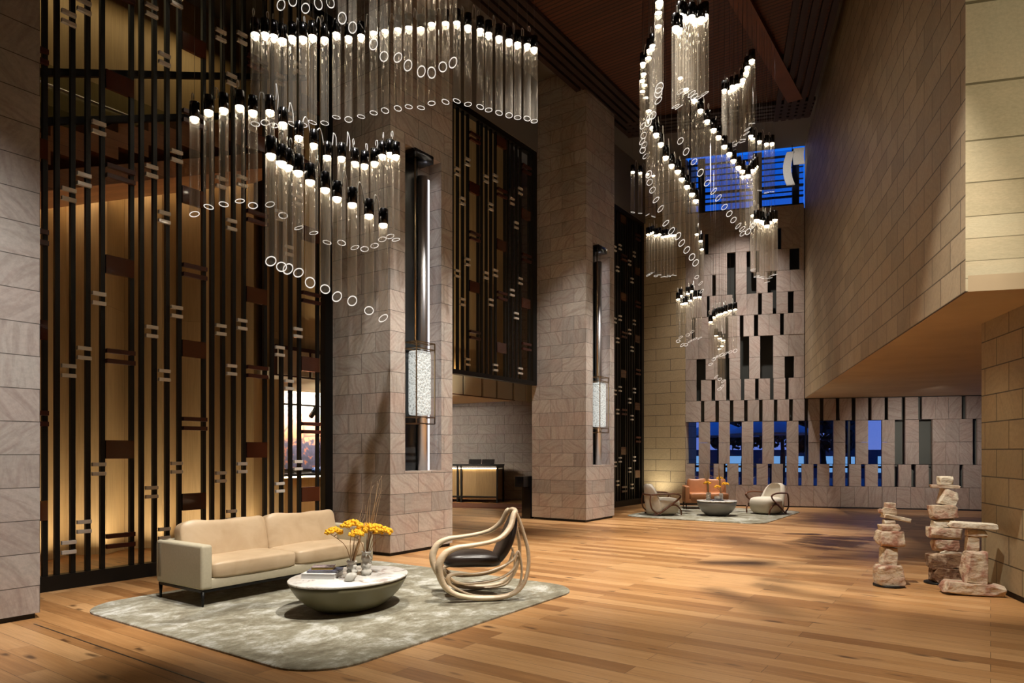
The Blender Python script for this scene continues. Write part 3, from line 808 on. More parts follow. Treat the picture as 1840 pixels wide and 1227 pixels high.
# ------------------------------------------------------------------ sofas
def cushion_warp(h, wr=.02, seed=0):
    def f(p):
        k = (p.x/h[0])**2; 
        return (p.x, p.y*(1-.02*k), p.z*(1-.10*k*k) + wr*.4*math.sin(9*p.x+seed)*max(0,1-k)*(1 if p.z > 0 else 0))
    return f
def sofa(loc, rz, L, D, leather, body, label, arms=True, leftarm=True):
    """local: +x along the length, back at +y"""
    t = thing('sofa', label, 'sofa', loc, rz)
    A = .12
    m = MB(); m.box(.012,L-.012,.008,D-.012,.167,.27); 
    m.build('base', body, t, bevel=.02)
    m = MB(); m.box(0,L,D-.14,D,.2,.61); m.build('back_panel', body, t, bevel=.03)
    MB().box(0,A,0,D-.01,.17,.61).build('armrest', body, t, bevel=.03, seg=3)
    if arms: MB().box(L-A,L,0,D-.01,.17,.61).build('armrest', body, t, bevel=.03, seg=3)
    m = MB(); r = .018
    m.box(.02,L-.02,.02,.05,.14,.165); m.box(.02,L-.02,D-.05,D-.02,.14,.165); m.box(.02,.05,.02,D-.02,.14,.165); m.box(L-.05,L-.02,.02,D-.02,.14,.165)
    m.build('leg_frame', M['black'], t)
    for x in (.035,L-.035):
        for y in (.035,D-.035):
            MB().lathe([(.010,0),(.020,.15)], 8, (x,y)).build('leg', M['black'], t)
    x0, x1 = A, (L-A if arms else L-.01); w = (x1-x0)/2
    for k in range(2):
        h = (w/2-.002, .375, .095)
        c = (x0+w*(k+.5), .36, .345)
        m = MB(); m.sell(c, h, .28, .16, 48, 20, cushion_warp(h, .02, k*2))
        m.build('seat_cushion', leather, t)
        h = (w/2+.005, .125, .245)
        m = MB(); m.sell((0,0,0), h, .34, .22, 48, 24, lambda p, h=h: (p.x + .0, p.y*(1-.35*(p.x/h[0])**4), p.z*(1-.05*math.cos(2.2*p.x/h[0])) + .02*(p.x/h[0])**2*(1 if p.z > 0 else 0) + .008*math.sin(14*p.x)))
        m.xf(Matrix.Translation((x0+w*(k+.5), D-.235, .545)) @ Matrix.Rotation(-.22,4,'X'))
        m.build('back_cushion', leather, t)
    return t
sofa(uv(-3.52,-.96,RZ), ROT_UV, 2.28, .86, M['leather'], M['sofabody'], 'beige leather sofa on black legs in front of the black screen')

# ------------------------------------------------------------------ oval tables
def bowl_table(loc, rz, a, b, h, label, mat):
    t = thing('coffee_table', label, 'table', loc, rz, 'bowl-shaped coffee tables')
    k = b/a
    MB().lathe([(a*.42,0),(a*.55,.02),(a*.72,.08),(a*.86,.16),(a*.95,.24),(a*.985,h-.028)], 64, (0,0), 1, k).build('bowl_base', mat, t)
    MB().lathe([(a*.97,h-.028),(a*1.0,h-.018),(a*1.0,h-.006),(a*.99,h)], 64, (0,0), 1, k).build('table_top', M['marble'], t)
    return t
TC = uv(-2.66,-2.12,RZ); TH = .33
bowl_table(TC, ROT_UV, .63, .50, .315, 'oval olive bowl coffee table with white marble top near the sofa', M['olive'])
FT = at(1288,921,16.5); FT.z = RZ
bowl_table(FT, ROT_E, .47, .42, .36, 'grey bowl coffee table with pale top between the far armchairs', M['greylac'])

# things on the near table
TZ = RZ+.315
def tpos(px, py, z): 
    Y = (CAMZ-z)*FPX/(py-HY); return Vector(((px-CX)*Y/FPX, Y, z))
def book(p, rz, l, w, h, label, cov, pages):
    t = thing('book', label, 'book', p, rz, 'books on the oval coffee table')
    MB().box(-l/2,l/2,-w/2,w/2,0,.004).box(-l/2,l/2,-w/2,w/2,h-.004,h).box(-l/2,-l/2+.004,-w/2,w/2,.004,h-.004).build('cover', cov, t)
    MB().box(-l/2+.004,l/2-.006,-w/2+.006,w/2-.006,.004,h-.004).build('pages', pages, t)
bp = tpos(580,1036,TZ)
book(bp, -.1, .33, .26, .05, 'large white book at the bottom of the coffee table pile', M['bookwhite'], M['bookwhite'])
book(bp+Vector((.02,.03,.05)), -.02, .30, .22, .02, 'blue-grey book in the middle of the coffee table pile', M['bookblue'], M['bookwhite'])
book(bp+Vector((.0,.03,.07)), .1, .21, .15, .03, 'small mauve and yellow book on top of the coffee table pile', M['bookcol'], M['bookyel'])

def vase(p, r, h, label, seed, grp='knobbly white vases'):
    rnd = random.Random(seed); prof = []
    n = 15
    for i in range(n): prof.append((r*(.88+.16*math.sin(i*1.5+seed)+rnd.uniform(-.04,.04)), h*i/(n-1)))
    prof[0] = (r*.8,0)
    inner = [(prof[-1][0]*.8, h), (prof[-1][0]*.75, h*.6), (r*.4, h*.55)]
    ph = [rnd.uniform(0,6) for _ in range(n+3)]
    m = MB(); m.lathe(prof+inner, 22, wob=lambda i, w: (.09*math.sin(3*w+ph[i])+.05*math.sin(7*w+ph[i]*2)) if i < n else 0)
    o = m.build('vase', M['ceramic']); o.location = p
    return tag(o, label, 'vase', grp)
v1 = tpos(632,1036,TZ); v2 = tpos(658,1033,TZ)
vase(v1, .052, .16, 'shorter knobbly white vase next to the book pile', 1)
vase(v2, .052, .235, 'taller knobbly white vase on the near coffee table', 5)
o = MB().sell((0,0,.04),(.05,.045,.04),.6,.6,14,8,lambda p: (p.x+.012*math.sin(40*p.z),p.y,p.z)).build('shell_ornament', M['ceramic']); o.location = tpos(630,1044,TZ)
tag(o, 'small white shell ornament in front of the shorter vase', 'ornament')

def flower(base, top, r, label, seed, grp, detail=1.0):
    rnd = random.Random(seed)
    t = thing('yarrow_flower', label, 'flower', base, 0, grp)
    d = top - base; mid = d*.5 + Vector((rnd.uniform(-.03,.03),rnd.uniform(-.02,.02),.02))
    m = MB(); m.tube(cr([(0,0,0),mid,d-Vector((0,0,r*.45))],5), .0035, 6)
    for k in range(7):
        w = 2*PI*k/7; m.tube([d-Vector((0,0,r*.5)), d+Vector((r*.6*math.cos(w),r*.6*math.sin(w),-.01))], .0018, 4)
    m.build('stem', M['stem'], t)
    m = MB()
    for k in range(int(130*detail)):
        rr = r*math.sqrt(rnd.random()); w = rnd.uniform(0,2*PI); z = (1-(rr/r)**2)*r*.45 + rnd.uniform(-.012,.008)
        m.ball(d+Vector((rr*math.cos(w),rr*math.sin(w),z)), rnd.uniform(.010,.017)*(r/.09)**.5, 6, 4)
    m.build('flower_head', M['yellow'], t)
def twig(base, top, label, seed, grp, n=5, r=.0025):
    rnd = random.Random(seed); t = thing('dry_branch', label, 'branch', base, 0, grp)
    d = top-base; m = MB()
    for k in range(n):
        e = d + Vector((rnd.uniform(-.06,.06),rnd.uniform(-.05,.05),rnd.uniform(-.12,.05)))
        m.tube(cr([(rnd.uniform(-.01,.01),rnd.uniform(-.01,.01),0), e*.45+Vector((rnd.uniform(-.03,.01),0,.02)), e*.8+Vector((rnd.uniform(-.03,.03),0,0)), e],5), [r*1.4]*6+[r]*5+[r*.5]*5, 5)
    m.build('twigs', M['twig'], t)
V1 = v1+Vector((0,0,.12)); V2 = v2+Vector((0,0,.18))
GF = 'yellow yarrow flowers on the near table'
fl_data = [(V1,600,956,.085,'small yellow flower head drooping furthest over the sofa end'),
           (V1,633,945,.105,'yellow flower head rising highest above the shorter vase'),
           (V1+Vector((.012,0,0)),648,955,.085,'yellow flower head just below the highest bloom'),
           (V2,660,948,.085,'yellow flower head at the back over the taller vase'),
           (V2+Vector((.01,0,0)),672,952,.105,'broad yellow flower head straight above the taller vase'),
           (V2+Vector((.015,.01,0)),688,956,.095,'yellow flower head leaning toward the lounge chair'),
           (V2+Vector((-.01,0,0)),640,960,.07,'small yellow flower head crossing between the two vases')]
for i, (b, px, py, r, lab) in enumerate(fl_data):
    flower(b, at(px, py, b.y + (.0,-.06,.20,.17,-.06,.05,-.26)[i]), r, lab, 20+i, GF)
twig(V2, at(676,862,V2.y), 'tall bundle of dry brown twigs in the taller vase', 3, 'dry twigs in the near vases', 9)
twig(V1, at(662,900,V1.y+.1), 'thin dry twigs leaning from the shorter vase', 8, 'dry twigs in the near vases', 4, .0016)
m = MB(); m.tube([(0,0,0), at(655,940,V1.y+.02)-V1], [.012,.009], 8); o = m.build('dry_stalk', M['stem']); o.location = V1; tag(o, 'thick brown stalk leaning out of the shorter vase', 'stalk')

# ------------------------------------------------------------------ lounge chair
NB = Vector((-.226,6.94,0)); FD = Vector((-.98,-.199,0)); WD = Vector((-.199,.98,0))
t = thing('lounge_chair', 'pale wood loop lounge chair with dark brown leather seat', 'chair', NB+WD*.37+Vector((0,0,RZ)), 0)
def cp(p, w, z): return FD*p + WD*(w-.37) + Vector((0,0,max(z,.0)))
outer = [(-.299,.20,.89),(-.239,.12,.756),(-.14,.05,.661),(-.012,.01,.616),(.174,0,.586),(.329,0,.568),(.444,0,.519),(.501,.0,.439),(.516,.01,.354),(.492,.03,.248),(.434,.05,.15),(.338,.06,.085),(.213,.07,.048),(.057,.07,.032),(-.081,.07,.032),(-.209,.07,.05),(-.319,.08,.10),(-.394,.10,.2),(-.434,.13,.34),(-.434,.16,.497),(-.399,.19,.655),(-.349,.21,.813)]
def thick(pts, f): return [f(p) for p in pts]
for s in (0,1):
    pp = [cp(p, (w if s == 0 else .74-w), z) for p,w,z in outer]
    c = cr(pp, 5, closed=True)
    nn = len(c); rad = [.026+.014*max(0,math.sin(PI*((i/nn)*2-.1)))+.008*(1 if i/nn < .15 else 0) for i in range(nn)]
    rad = [.027+.028*math.exp(-((i/nn-.34)/.12)**2)+.012*math.exp(-((i/nn-.62)/.12)**2)+.016*math.exp(-((i/nn-.04)/.07)**2) for i in range(nn)]
    m = MB(); m.tube(c, rad, 12, closed=True, side=WD, r2=[r*.72 for r in rad]); m.build('arm_loop', M['ashwood'], t)
    inner = [(-.335,.16,.482),(-.284,.14,.405),(-.163,.12,.339),(-.002,.10,.291),(.147,.09,.276),(.314,.08,.285),(.392,.08,.27),(.41,.09,.225),(.373,.10,.165),(.275,.11,.10),(.157,.12,.052),(-.002,.12,.034),(-.153,.12,.034),(-.284,.13,.07),(-.355,.14,.164),(-.372,.16,.322)]
    c = cr([cp(p, (w+.03 if s == 0 else .71-w), z) for p,w,z in inner], 5, closed=True); nn = len(c)
    rad = [.017+.016*math.exp(-((i/nn-.42)/.08)**2) for i in range(nn)]
    m = MB(); m.tube(c, rad, 10, closed=True, side=WD, r2=[r*.75 for r in rad]); m.build('seat_loop', M['ashwood'], t)
    low = [(-.345,.22,.43),(-.30,.2,.31),(-.178,.18,.225),(-.036,.17,.186),(.105,.16,.175),(.225,.15,.172),(.33,.12,.2),(.39,.10,.25)]
    c = cr([cp(p, (w if s == 0 else .74-w), z) for p,w,z in low], 5)
    m = MB(); m.tube(c, .018, 10, side=WD, r2=.014); m.build('rocker_rail', M['ashwood'], t)
# top yoke and cross rails
m = MB(); m.tube(cr([cp(-.31,.2,.885),cp(-.325,.30,.905),cp(-.325,.44,.905),cp(-.31,.54,.885)],5), .026, 10)
m.build('top_rail', M['ashwood'], t)
m = MB()
for p,z in ((.395,.25),): m.tube([cp(p,.13,z),cp(p,.60,z)], .015, 8)
m.build('cross_rail', M['ashwood'], t)
# leather seat and back
Mt = Matrix((( FD.x, WD.x, 0, 0),( FD.y, WD.y, 0, 0),(0,0,1,0),(0,0,0,1)))
m = MB(); m.sell((0,0,0), (.31,.245,.085), .7, .55, 40, 20, lambda p: (p.x,p.y,p.z+.03*math.cos(p.x*4)+.02*p.x))
m.xf(Mt @ Matrix.Translation((.14,0,.375))); m.build('seat', M['darkleather'], t)
m = MB(); m.sell((0,0,0), (.055,.25,.30), .75, .6, 40, 24, lambda p: (p.x-.05*math.cos(p.z*4)+.03, p.y*(.92-.55*max(0,p.z)/.35), p.z))
m.xf(Mt @ Matrix.Translation((-.225,0,.60)) @ Matrix.Rotation(-.40,4,'Y')); m.build('backrest', M['darkleather'], t)

# ------------------------------------------------------------------ far seating
def hug_chair(loc, rz, label):
    """faces local -y"""
    t = thing('armchair', label, 'armchair', loc, rz, 'cream armchairs with walnut arms')
    m = MB(); m.sell((0,-.04,.21), (.33,.36,.21), .45, .55, 36, 18, lambda p: (p.x*(1-.12*(p.z<0)*(-p.z/.21)), p.y*(1-.15*(p.z<0)*(-p.z/.21)), p.z)); m.build('seat', M['boucle'], t)
    m = MB(); n = 26
    vs = []; H = [.02,.12,.25,.40,.52,.62,.70,.745,.75]
    for j, z in enumerate(H):
        span = [1.15,1.2,1.2,1.12,1.0,.86,.68,.42,.2][j]
        for side_ in (0,1):
            for k in range(n):
                a = PI/2 + span*(2*k/(n-1)-1)
                r = (.40 if side_ == 0 else .29) * (1+.05*math.sin(z*4)) - .03*(j >= 7)
                if side_ == 1: r = max(.1, r)
                vs.append((r*math.cos(a)*.92, r*math.sin(a)*.95-.02+z*.10, z))
    fs = []
    for j in range(len(H)-1):
        for k in range(n-1):
            o = j*2*n+k; p = (j+1)*2*n+k
            fs.append((o,o+1,p+1,p)); fs.append((o+n,p+n,p+n+1,o+n+1))
        for k in (0,n-1):
            o = j*2*n+k; p = (j+1)*2*n+k
            fs.append((o,p,p+n,o+n) if k == 0 else (o,o+n,p+n,p))
    j = len(H)-1
    for k in range(n-1):
        o = j*2*n+k; fs.append((o,o+1,o+n+1,o+n)); o = k; fs.append((o,o+n,o+n+1,o+1))
    m.add(vs, fs, True); m.build('backrest', M['boucle'], t)
    for s in (-1,1):
        c = cr([(s*.30,.36,.50),(s*.37,.16,.52),(s*.40,-.12,.53),(s*.39,-.30,.50),(s*.37,-.32,.43),(s*.355,-.16,.30),(s*.36,.04,.16),(s*.34,.22,.04),(s*.30,.32,.03)],6)
        m = MB(); m.tube(c, .020, 8, r2=.026); m.build('arm', M['walnut'], t)
        c = cr([(s*.365,-.05,.24),(s*.36,-.22,.25),(s*.35,-.34,.15),(s*.33,-.37,.02)],6)
        m = MB(); m.tube(c, .019, 8); m.build('front_leg', M['walnut'], t)
        c = cr([(s*.34,.22,.04),(s*.33,.36,.16),(s*.31,.40,.34),(s*.30,.38,.5)],6)
        m = MB(); m.tube(c, .017, 8); m.build('rear_leg', M['walnut'], t)
    m = MB(); m.tube(cr([(-.30,.37,.5),(-.16,.425,.5),(0,.44,.5),(.16,.425,.5),(.30,.37,.5)],5), .017, 8); m.build('back_rail', M['walnut'], t)
    return t
ca = at(1189,924,16.7); ca.z = RZ
hug_chair(ca, math.radians(98), 'cream armchair with walnut arms nearer the black screen')
cb2 = at(1379,922,16.95); cb2.z = RZ
hug_chair(cb2, math.radians(-58), 'cream armchair with walnut arms nearer the panel wall')
so = at(1236,915,18.35); so.z = RZ
t = sofa(so-E2*.12-E1*.07, math.radians(-8), 1.15, .8, M['tan'], M['tan'], 'tan leather sofa behind the far grey coffee table', arms=False)
FZ = RZ+.36
w1 = FT + Vector((-.19,.04,.36)); w2 = FT + Vector((.11,.02,.36))
vase(w1, .06, .19, 'white vase toward the tan sofa on the far coffee table', 11, 'white vases on the far table')
vase(w2, .05, .17, 'white vase toward the far armchair on the grey table', 14, 'white vases on the far table')
o = MB().sell((0,0,.05),(.07,.06,.05),.8,.8,12,8).build('shell_ornament', M['ceramic']); o.location = FT+Vector((-.02,-.1,.385)); tag(o, 'small white shell on a book on the far grey table', 'ornament')
book(FT+Vector((-.02,-.1,.36)), .1, .26, .2, .025, 'dark book under the white shell on the far table', M['bookblue'], M['bookwhite'])
GF2 = 'yellow yarrow flowers on the far table'
W1 = w1+Vector((0,0,.15)); W2 = w2+Vector((0,0,.13))
for i, (b, px, py, r, lab) in enumerate(((W1,1271,868,.085,'yellow flower head over the tan sofa back'),(W2,1293,860,.085,'highest yellow flower head on the far grey table'),(W2,1303,870,.085,'yellow flower head toward the far armchair'),(W2,1289,875,.075,'lowest yellow flower head on the far grey table'))):
    flower(b, at(px, py, b.y+(0,.12,0,-.14)[i]), r, lab, 60+i, GF2, .8)
twig(W1, at(1270,838,W1.y), 'dry twigs rising behind the far yellow flowers', 33, 'dry twigs on the far table', 5, .006)
twig(W2, at(1290,836,W2.y), 'dry twigs rising over the middle of the far grey table', 35, 'dry twigs on the far table', 5, .006)

# ------------------------------------------------------------------ stone cairns
def rockmesh(sx, sy, sz, seed, tilt=0, boxy=.75):
    rnd = random.Random(seed); bm = bmesh.new()
    for sxx in (-1,1):
        for syy in (-1,1):
            for szz in (-1,1):
                for k in range(3):
                    v = [sxx*rnd.uniform(boxy,1), syy*rnd.uniform(boxy,1), szz*rnd.uniform(boxy,1)]
                    v[k] *= rnd.uniform(.55,.95) if rnd.random() < .8 else .3
                    bm.verts.new((v[0]*sx/2, v[1]*sy/2, v[2]*sz/2))
    for szz in (-1,1):
        bm.verts.new((0,0,szz*sz/2)); bm.verts.new((sx*.25,sy*.2,szz*sz/2)); bm.verts.new((-sx*.28,-sy*.2,szz*sz/2))
    r = bmesh.ops.convex_hull(bm, input=bm.verts)
    bmesh.ops.delete(bm, geom=[g for g in bm.verts if not g.link_faces], context='VERTS')
    bmesh.ops.dissolve_limit(bm, angle_limit=.15, verts=bm.verts, edges=bm.edges)
    bmesh.ops.bevel(bm, geom=bm.edges[:], offset=min(sx,sy,sz)*.05, segments=2, profile=.6, affect='EDGES', clamp_overlap=True)
    bmesh.ops.triangulate(bm, faces=bm.faces)
    M_ = Matrix.Rotation(tilt,4,'Y')
    m = MB(); bm.verts.index_update()
    m.add([M_ @ v.co for v in bm.verts], [[v.index for v in f.verts] for f in bm.faces]); bm.free()
    return m
def cairn(loc, rz, disc, stones, label, sc, cx0):
    t = thing('stone_cairn', label, 'sculpture', loc, rz, 'balanced stone sculptures')
    if disc: MB().lathe([(disc,0),(disc,.018),(disc-.006,.022)], 36).build('base_plate', M['black'], t)
    for i, (x, z, w, h, d, mt, tilt) in enumerate(stones):
        m = rockmesh(w*sc, d*sc, h*sc*1.06, 100+i*7+int(loc[0]*100), tilt)
        zc = z*sc; 
        o = m.build('stone', M[mt], t); o.location = ((x-cx0)*sc, 0, zc)
    return t
p = at(1597,1053,7.9); p.z = 0
cairn(p, ROT_E*.6, .165, [(250,850,200,165,170,'rock',0),(248,705,118,152,130,'rockp',.05),(257,558,198,118,150,'rock',.04),(250,468,150,45,110,'rock',-.03),(250,432,82,34,80,'rockp',0),(300,393,215,30,100,'rockp',.18),(256,343,100,52,80,'rock',.03),(192,333,36,30,40,'rock',0),(258,296,72,38,60,'rock',.05)] and
      [(x,930-y+4,w,h,d,mm,tl) for x,y,w,h,d,mm,tl in [(250,850,200,165,170,'rock',0),(248,705,118,152,130,'rockp',.05),(257,558,198,118,150,'rock',.04),(250,472,150,52,110,'rock',-.03),(250,432,84,40,80,'rockp',0),(300,397,215,34,100,'rockp',.18),(250,348,105,62,80,'rock',.03),(192,345,36,34,40,'rock',0),(258,300,72,44,60,'rock',.05)]],
      'shorter balanced stone cairn standing alone on a round black plate', .00147, 250)
p = at(1686,1047,8.06); p.z = 0
cairn(p, ROT_E*.8, .15, [(x,908-y+4,w,h,d,mm,tl) for x,y,w,h,d,mm,tl in [(675,845,215,125,170,'rockd',.05),(675,728,228,118,180,'rockd',-.06),(700,668,155,40,110,'rockp',.08),(675,605,178,92,130,'rock',-.05),(665,512,232,86,150,'rock',.03),(660,438,168,60,120,'rockp',-.1),(655,350,190,112,150,'rock',0),(698,240,125,125,110,'rockp',.35),(670,150,218,26,90,'rock',.03),(675,103,100,66,80,'rockp',-.05)]],
      'tallest balanced stone cairn of the three', .0015, 630)
p = at(1748,1066,7.42); p.z = 0
cairn(p, ROT_E, 0, [(x,1020-y,w,h,d,mm,tl) for x,y,w,h,d,mm,tl in [(895,968,425,96,190,'rock',.03),(915,805,172,255,150,'rock',.02),(898,622,88,130,90,'rock',0),(925,535,150,56,100,'rockp',.08),(905,475,345,46,150,'rockp',.04)]],
      'table-like stone cairn with a long slab top beside the pier', .00138, 905)

# ------------------------------------------------------------------ glass pendants
TR, TL, CAPH = .05, 1.05, .155
CEILZ = 9.6
NSEG = 20
def tube_mesh(tilt):
    m = MB(); vs = []; r2 = TR-.006
    top = [(TR*math.cos(2*PI*k/NSEG), TR*math.sin(2*PI*k/NSEG), .012) for k in range(NSEG)]
    bot = [(x,y,-TL+math.tan(tilt)*x) for x,y,_ in top]
    m.add(top+bot, [(k,NSEG+k,NSEG+(k+1)%NSEG,(k+1)%NSEG) for k in range(NSEG)], True)
    return m
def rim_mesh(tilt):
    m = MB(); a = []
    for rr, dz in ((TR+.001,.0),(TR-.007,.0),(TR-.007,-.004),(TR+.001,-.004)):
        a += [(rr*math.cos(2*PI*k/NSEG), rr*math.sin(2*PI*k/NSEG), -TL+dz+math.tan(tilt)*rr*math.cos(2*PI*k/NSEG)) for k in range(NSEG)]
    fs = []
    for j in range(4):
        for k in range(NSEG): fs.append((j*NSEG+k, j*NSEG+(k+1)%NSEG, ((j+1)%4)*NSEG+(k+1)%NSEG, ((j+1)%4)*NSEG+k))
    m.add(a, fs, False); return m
PROTO = {}
def proto(tilt):
    if tilt in PROTO: return PROTO[tilt]
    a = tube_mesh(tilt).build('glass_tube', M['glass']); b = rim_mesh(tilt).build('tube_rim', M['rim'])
    PROTO[tilt] = (a.data, b.data); bpy.data.objects.remove(a); bpy.data.objects.remove(b)
    return PROTO[tilt]
o = MB().lathe([(TR+.003,-.012),(TR+.003,CAPH),(TR-.004,CAPH+.004)], NSEG).build('cap', M['chrome']); CAPM = o.data; bpy.data.objects.remove(o)
o = MB().lathe([(.034,-.020),(.046,-.010),(.047,-.004)], 16, capt=False).build('lens', M['led']); LENSM = o.data; bpy.data.objects.remove(o)
WIREM = {}
def part(name, data, parent):
    ob = link(bpy.data.objects.new(name, data)); ob.parent = parent; return ob
GP = 'clear glass tube pendants of the chandelier'
NP = [0]
def pendant(pos, tilt, az, label, nxt=None, group=GP):
    rnd = random.Random(NP[0]); NP[0] += 1
    t = thing('tube_pendant', label, 'pendant lamp', pos, 0, group)
    g, r = proto(tilt)
    o = part('glass_tube', g, t); o.rotation_euler = (0,0,az)
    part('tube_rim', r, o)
    o = part('cap', CAPM, t); part('lens', LENSM, o)
    key = round(CEILZ-pos[2], 1)
    if key not in WIREM:
        w = MB().tube([(0,0,CAPH),(0,0,CEILZ-pos[2]+.05)], .0022, 4).build('suspension_wire', M['wire']); WIREM[key] = w.data; bpy.data.objects.remove(w)
    part('suspension_wire', WIREM[key], t)
    if nxt is not None:
        d = Vector(nxt)-Vector(pos)
        if .05 < d.length < .8:
            u_ = Vector((d.x,d.y,0)); un = u_.normalized(); sgn = 1
            k = .05 + .12*rnd.random()
            pts_ = [Vector((0,0,CAPH-.03)) + un*(TR+.013), Vector((0,0,CAPH+k*.5)) + un*(TR+.02), Vector((0,0,CAPH+k)) + u_*.45, d*.62+Vector((0,0,CAPH+k*.5)), d+Vector((0,0,CAPH-.05))-un*(TR+.014)]
            cc = cr(pts_,4); P_ = Vector(pos)
            def clash(c):
                for q in PLACED:
                    h = (q.xy-c.xy).length
                    if q.z-1.1 < c.z < q.z+CAPH+.012 and h < .0588: return True
                    if c.z >= q.z+CAPH and h < .022: return True
                return False
            ok = not any(clash(P_+c) for c in cc)
            if not ok:
                aa = rnd.uniform(0,6.28); dx = Vector((math.cos(aa),math.sin(aa),0))
                cc = cr([dx*.030+Vector((0,0,CAPH+.002)), dx*.045+Vector((0,0,CAPH+.06)), dx*.035+Vector((0,0,CAPH+.11)), dx*.016+Vector((0,0,CAPH+.09)), dx*.020+Vector((0,0,CAPH+.04))],5)
                ok = not any((q.xy-(P_+c).xy).length < .0595 and q.z-1.1 < (P_+c).z < q.z+CAPH+.012 for c in cc for q in PLACED if (q-P_).length > 1e-4)
            if ok: MB().tube(cc, .0058, 5).build('link_cable', M['cable'], t)
    return t
PLACED = []; JOBS = []
def row(pts, depths, lab, tiltf, azf, group):
    n = len(pts); P = []
    for i, (x, y) in enumerate(pts):
        q = i/(n-1)*(len(depths)-1); a = int(min(q, len(depths)-2)); D = depths[a]+(depths[a+1]-depths[a])*(q-a)
        P.append(at(x, y, D))
    for i in range(n):
        for _ in range(40):
            hit = [q for q in PLACED if (q.xy-P[i].xy).length < (.125 if abs(q.z-P[i].z) < 1.5 else .065)]
            if not hit: break
            P[i] = Vector((0,0,CAMZ)) + (P[i]-Vector((0,0,CAMZ)))*(1+.05/P[i].y)
        PLACED.append(P[i])
    for i in range(n):
        JOBS.append((P[i], tiltf(i,n), azf(i,n), lab(i,n), P[i+1] if i+1 < n else None, group))
def S(o, s, l): return [(o[0]+x/s, o[1]+y/s) for x, y in l]
rg = random.Random(3)
def tilts(*opts): return lambda i, n: rg.choice(opts)
def azs(c, j): return lambda i, n: c + rg.uniform(-j, j)
GN = 'glass tube pendants of the near chandelier'; GR = 'glass tube pendants of the far chandelier'
F = S((320,200),2.921,[(487,222),(543,262),(577,283),(632,312),(693,360),(772,402),(834,449),(914,480),(1002,540),(1077,588)])
row(F, [6.68,6.9,7.2,7.58], lambda i,n: ORD[i]+' glass tube from the left in the lowest front row of near chandelier', tilts(.62,.72), azs(-1.05,.5), GN)
Mrow = S((0,0),3.067,[(1072,645),(1150,608),(1233,597),(1322,582),(1394,610),(1488,608),(1560,675)]) + S((320,200),2.921,[(634,130),(712,170),(782,232),(858,238),(928,265),(979,278),(1031,265),(1072,228),(1113,218),(1143,230)])
row(Mrow, [7.4,7.5,7.6,7.8,8.3,8.4,8.5,8.5], lambda i,n: ORD[i]+' glass tube from the left in the middle row of near chandelier', tilts(.22,.36), azs(-1.0,1.2), GN)
Urow = S((320,0),4.09,[(567,243),(640,243),(703,258),(768,285),(838,268),(918,272),(988,260),(1077,278)]) + S((600,0),4.09,[(18,243),(108,270),(200,258),(292,235),(376,222),(470,210),(550,198),(640,205),(718,172),(820,165),(903,162),(985,190),(1075,215),(1137,243),(1213,270),(1287,293),(1350,315),(1420,327),(1472,352)])
row(Urow, [7.9,8.0,8.3,8.8,9.0,9.0,9.2,9.5,9.8], lambda i,n: ORD[i]+' glass tube from the left in the long upper row of near chandelier', tilts(.12,.28), azs(-2.0,1.3), GN)
Trow = [(505,14),(526,4),(549,16),(572,10)] ; Trow = [(x, y) for x, y in Trow]
Trow += [(593.8,11),(614.9,30.6),(633.7,47),(671,77),(690,99),(715,101),(733,117),(757,126),(775.5,129.6),(795.6,119),(814,112)]
Trow = [(x, y-155) for x, y in Trow]
row(Trow, [8.6,8.3,8.2,8.2,8.2,8.3], lambda i,n: ORD[i]+' glass tube from the left in the topmost row of near chandelier', tilts(.62,.72), azs(-1.2,.4), GN)
R1 = [(1184.7,2.5),(1183,22),(1183,46),(1173,81),(1167.6,89),(1165,103),(1155.4,113),(1156.6,132),(1154,144),(1158,152),(1154.7,163),(1160,174.6),(1165.7,198),(1167.4,215),(1172.5,227.5),(1178.8,240),(1187.3,257),(1196.4,281),(1206.6,295.8),(1218,306),(1225,320),(1234,333.5),(1243.4,347),(1250,359)]
row(R1, [8.3,10.4,11.6,11.6,11.0,10.7,11.0,11.3], lambda i,n: ORD[i]+' glass tube from the top of the long left spiral of far chandelier', tilts(.62,.72), azs(-1.0,.45), GR)
R3 = S((1060,0),4.09,[(630,195),(655,210),(665,105),(685,112),(708,130),(728,122),(748,115),(767,140),(785,150),(818,130),(845,110)])
row(R3, [9.0,9.2,9.0], lambda i,n: ORD[i]+' glass tube from the left in the high middle bundle of far chandelier', tilts(.45,.6), azs(.3,.8), GR)
R4 = [(1222.6,139),(1233,159),(1247,178.5),(1258.5,197),(1270.7,216),(1282.6,231.4),(1291,244.5),(1301.7,261.4),(1310.4,274.6),(1318,287),(1326.7,299),(1333.7,306),(1334.5,316),(1344,314),(1351.5,305),(1355,302),(1358,298.5)]
row(R4, [11.3,11.4,11.6,12.0,12.6,13.0], lambda i,n: ORD[i]+' glass tube from the top of the middle diagonal of far chandelier', tilts(.62,.72), azs(-1.0,.4), GR)
R5 = [(1351,107.6),(1343,120),(1341,129.6),(1335,142),(1334,149),(1325,152),(1316,154),(1319,160),(1312,163),(1301.5,161)]
row(R5, [11.3,12.2,13.1], lambda i,n: ORD[i]+' glass tube from the top of the upper right bundle of far chandelier', tilts(.5,.65), azs(.8,.8), GR)
R6 = [(1349,243.4),(1352,248),(1364.8,253),(1377,257.6),(1387,256.8)]
row(R6, [14.2,14.7], lambda i,n: ORD[i]+' glass tube from the left in the small group before the high window', tilts(.15,.3), azs(1.5,1), GR)
R7 = [(1137,308),(1150.4,309.7),(1163.5,312),(1174,315)]
row(R7, [17.6,17.4], lambda i,n: ORD[i]+' glass tube from the left in the small group before the far screen', tilts(.2,.6), azs(1.5,1), GR)
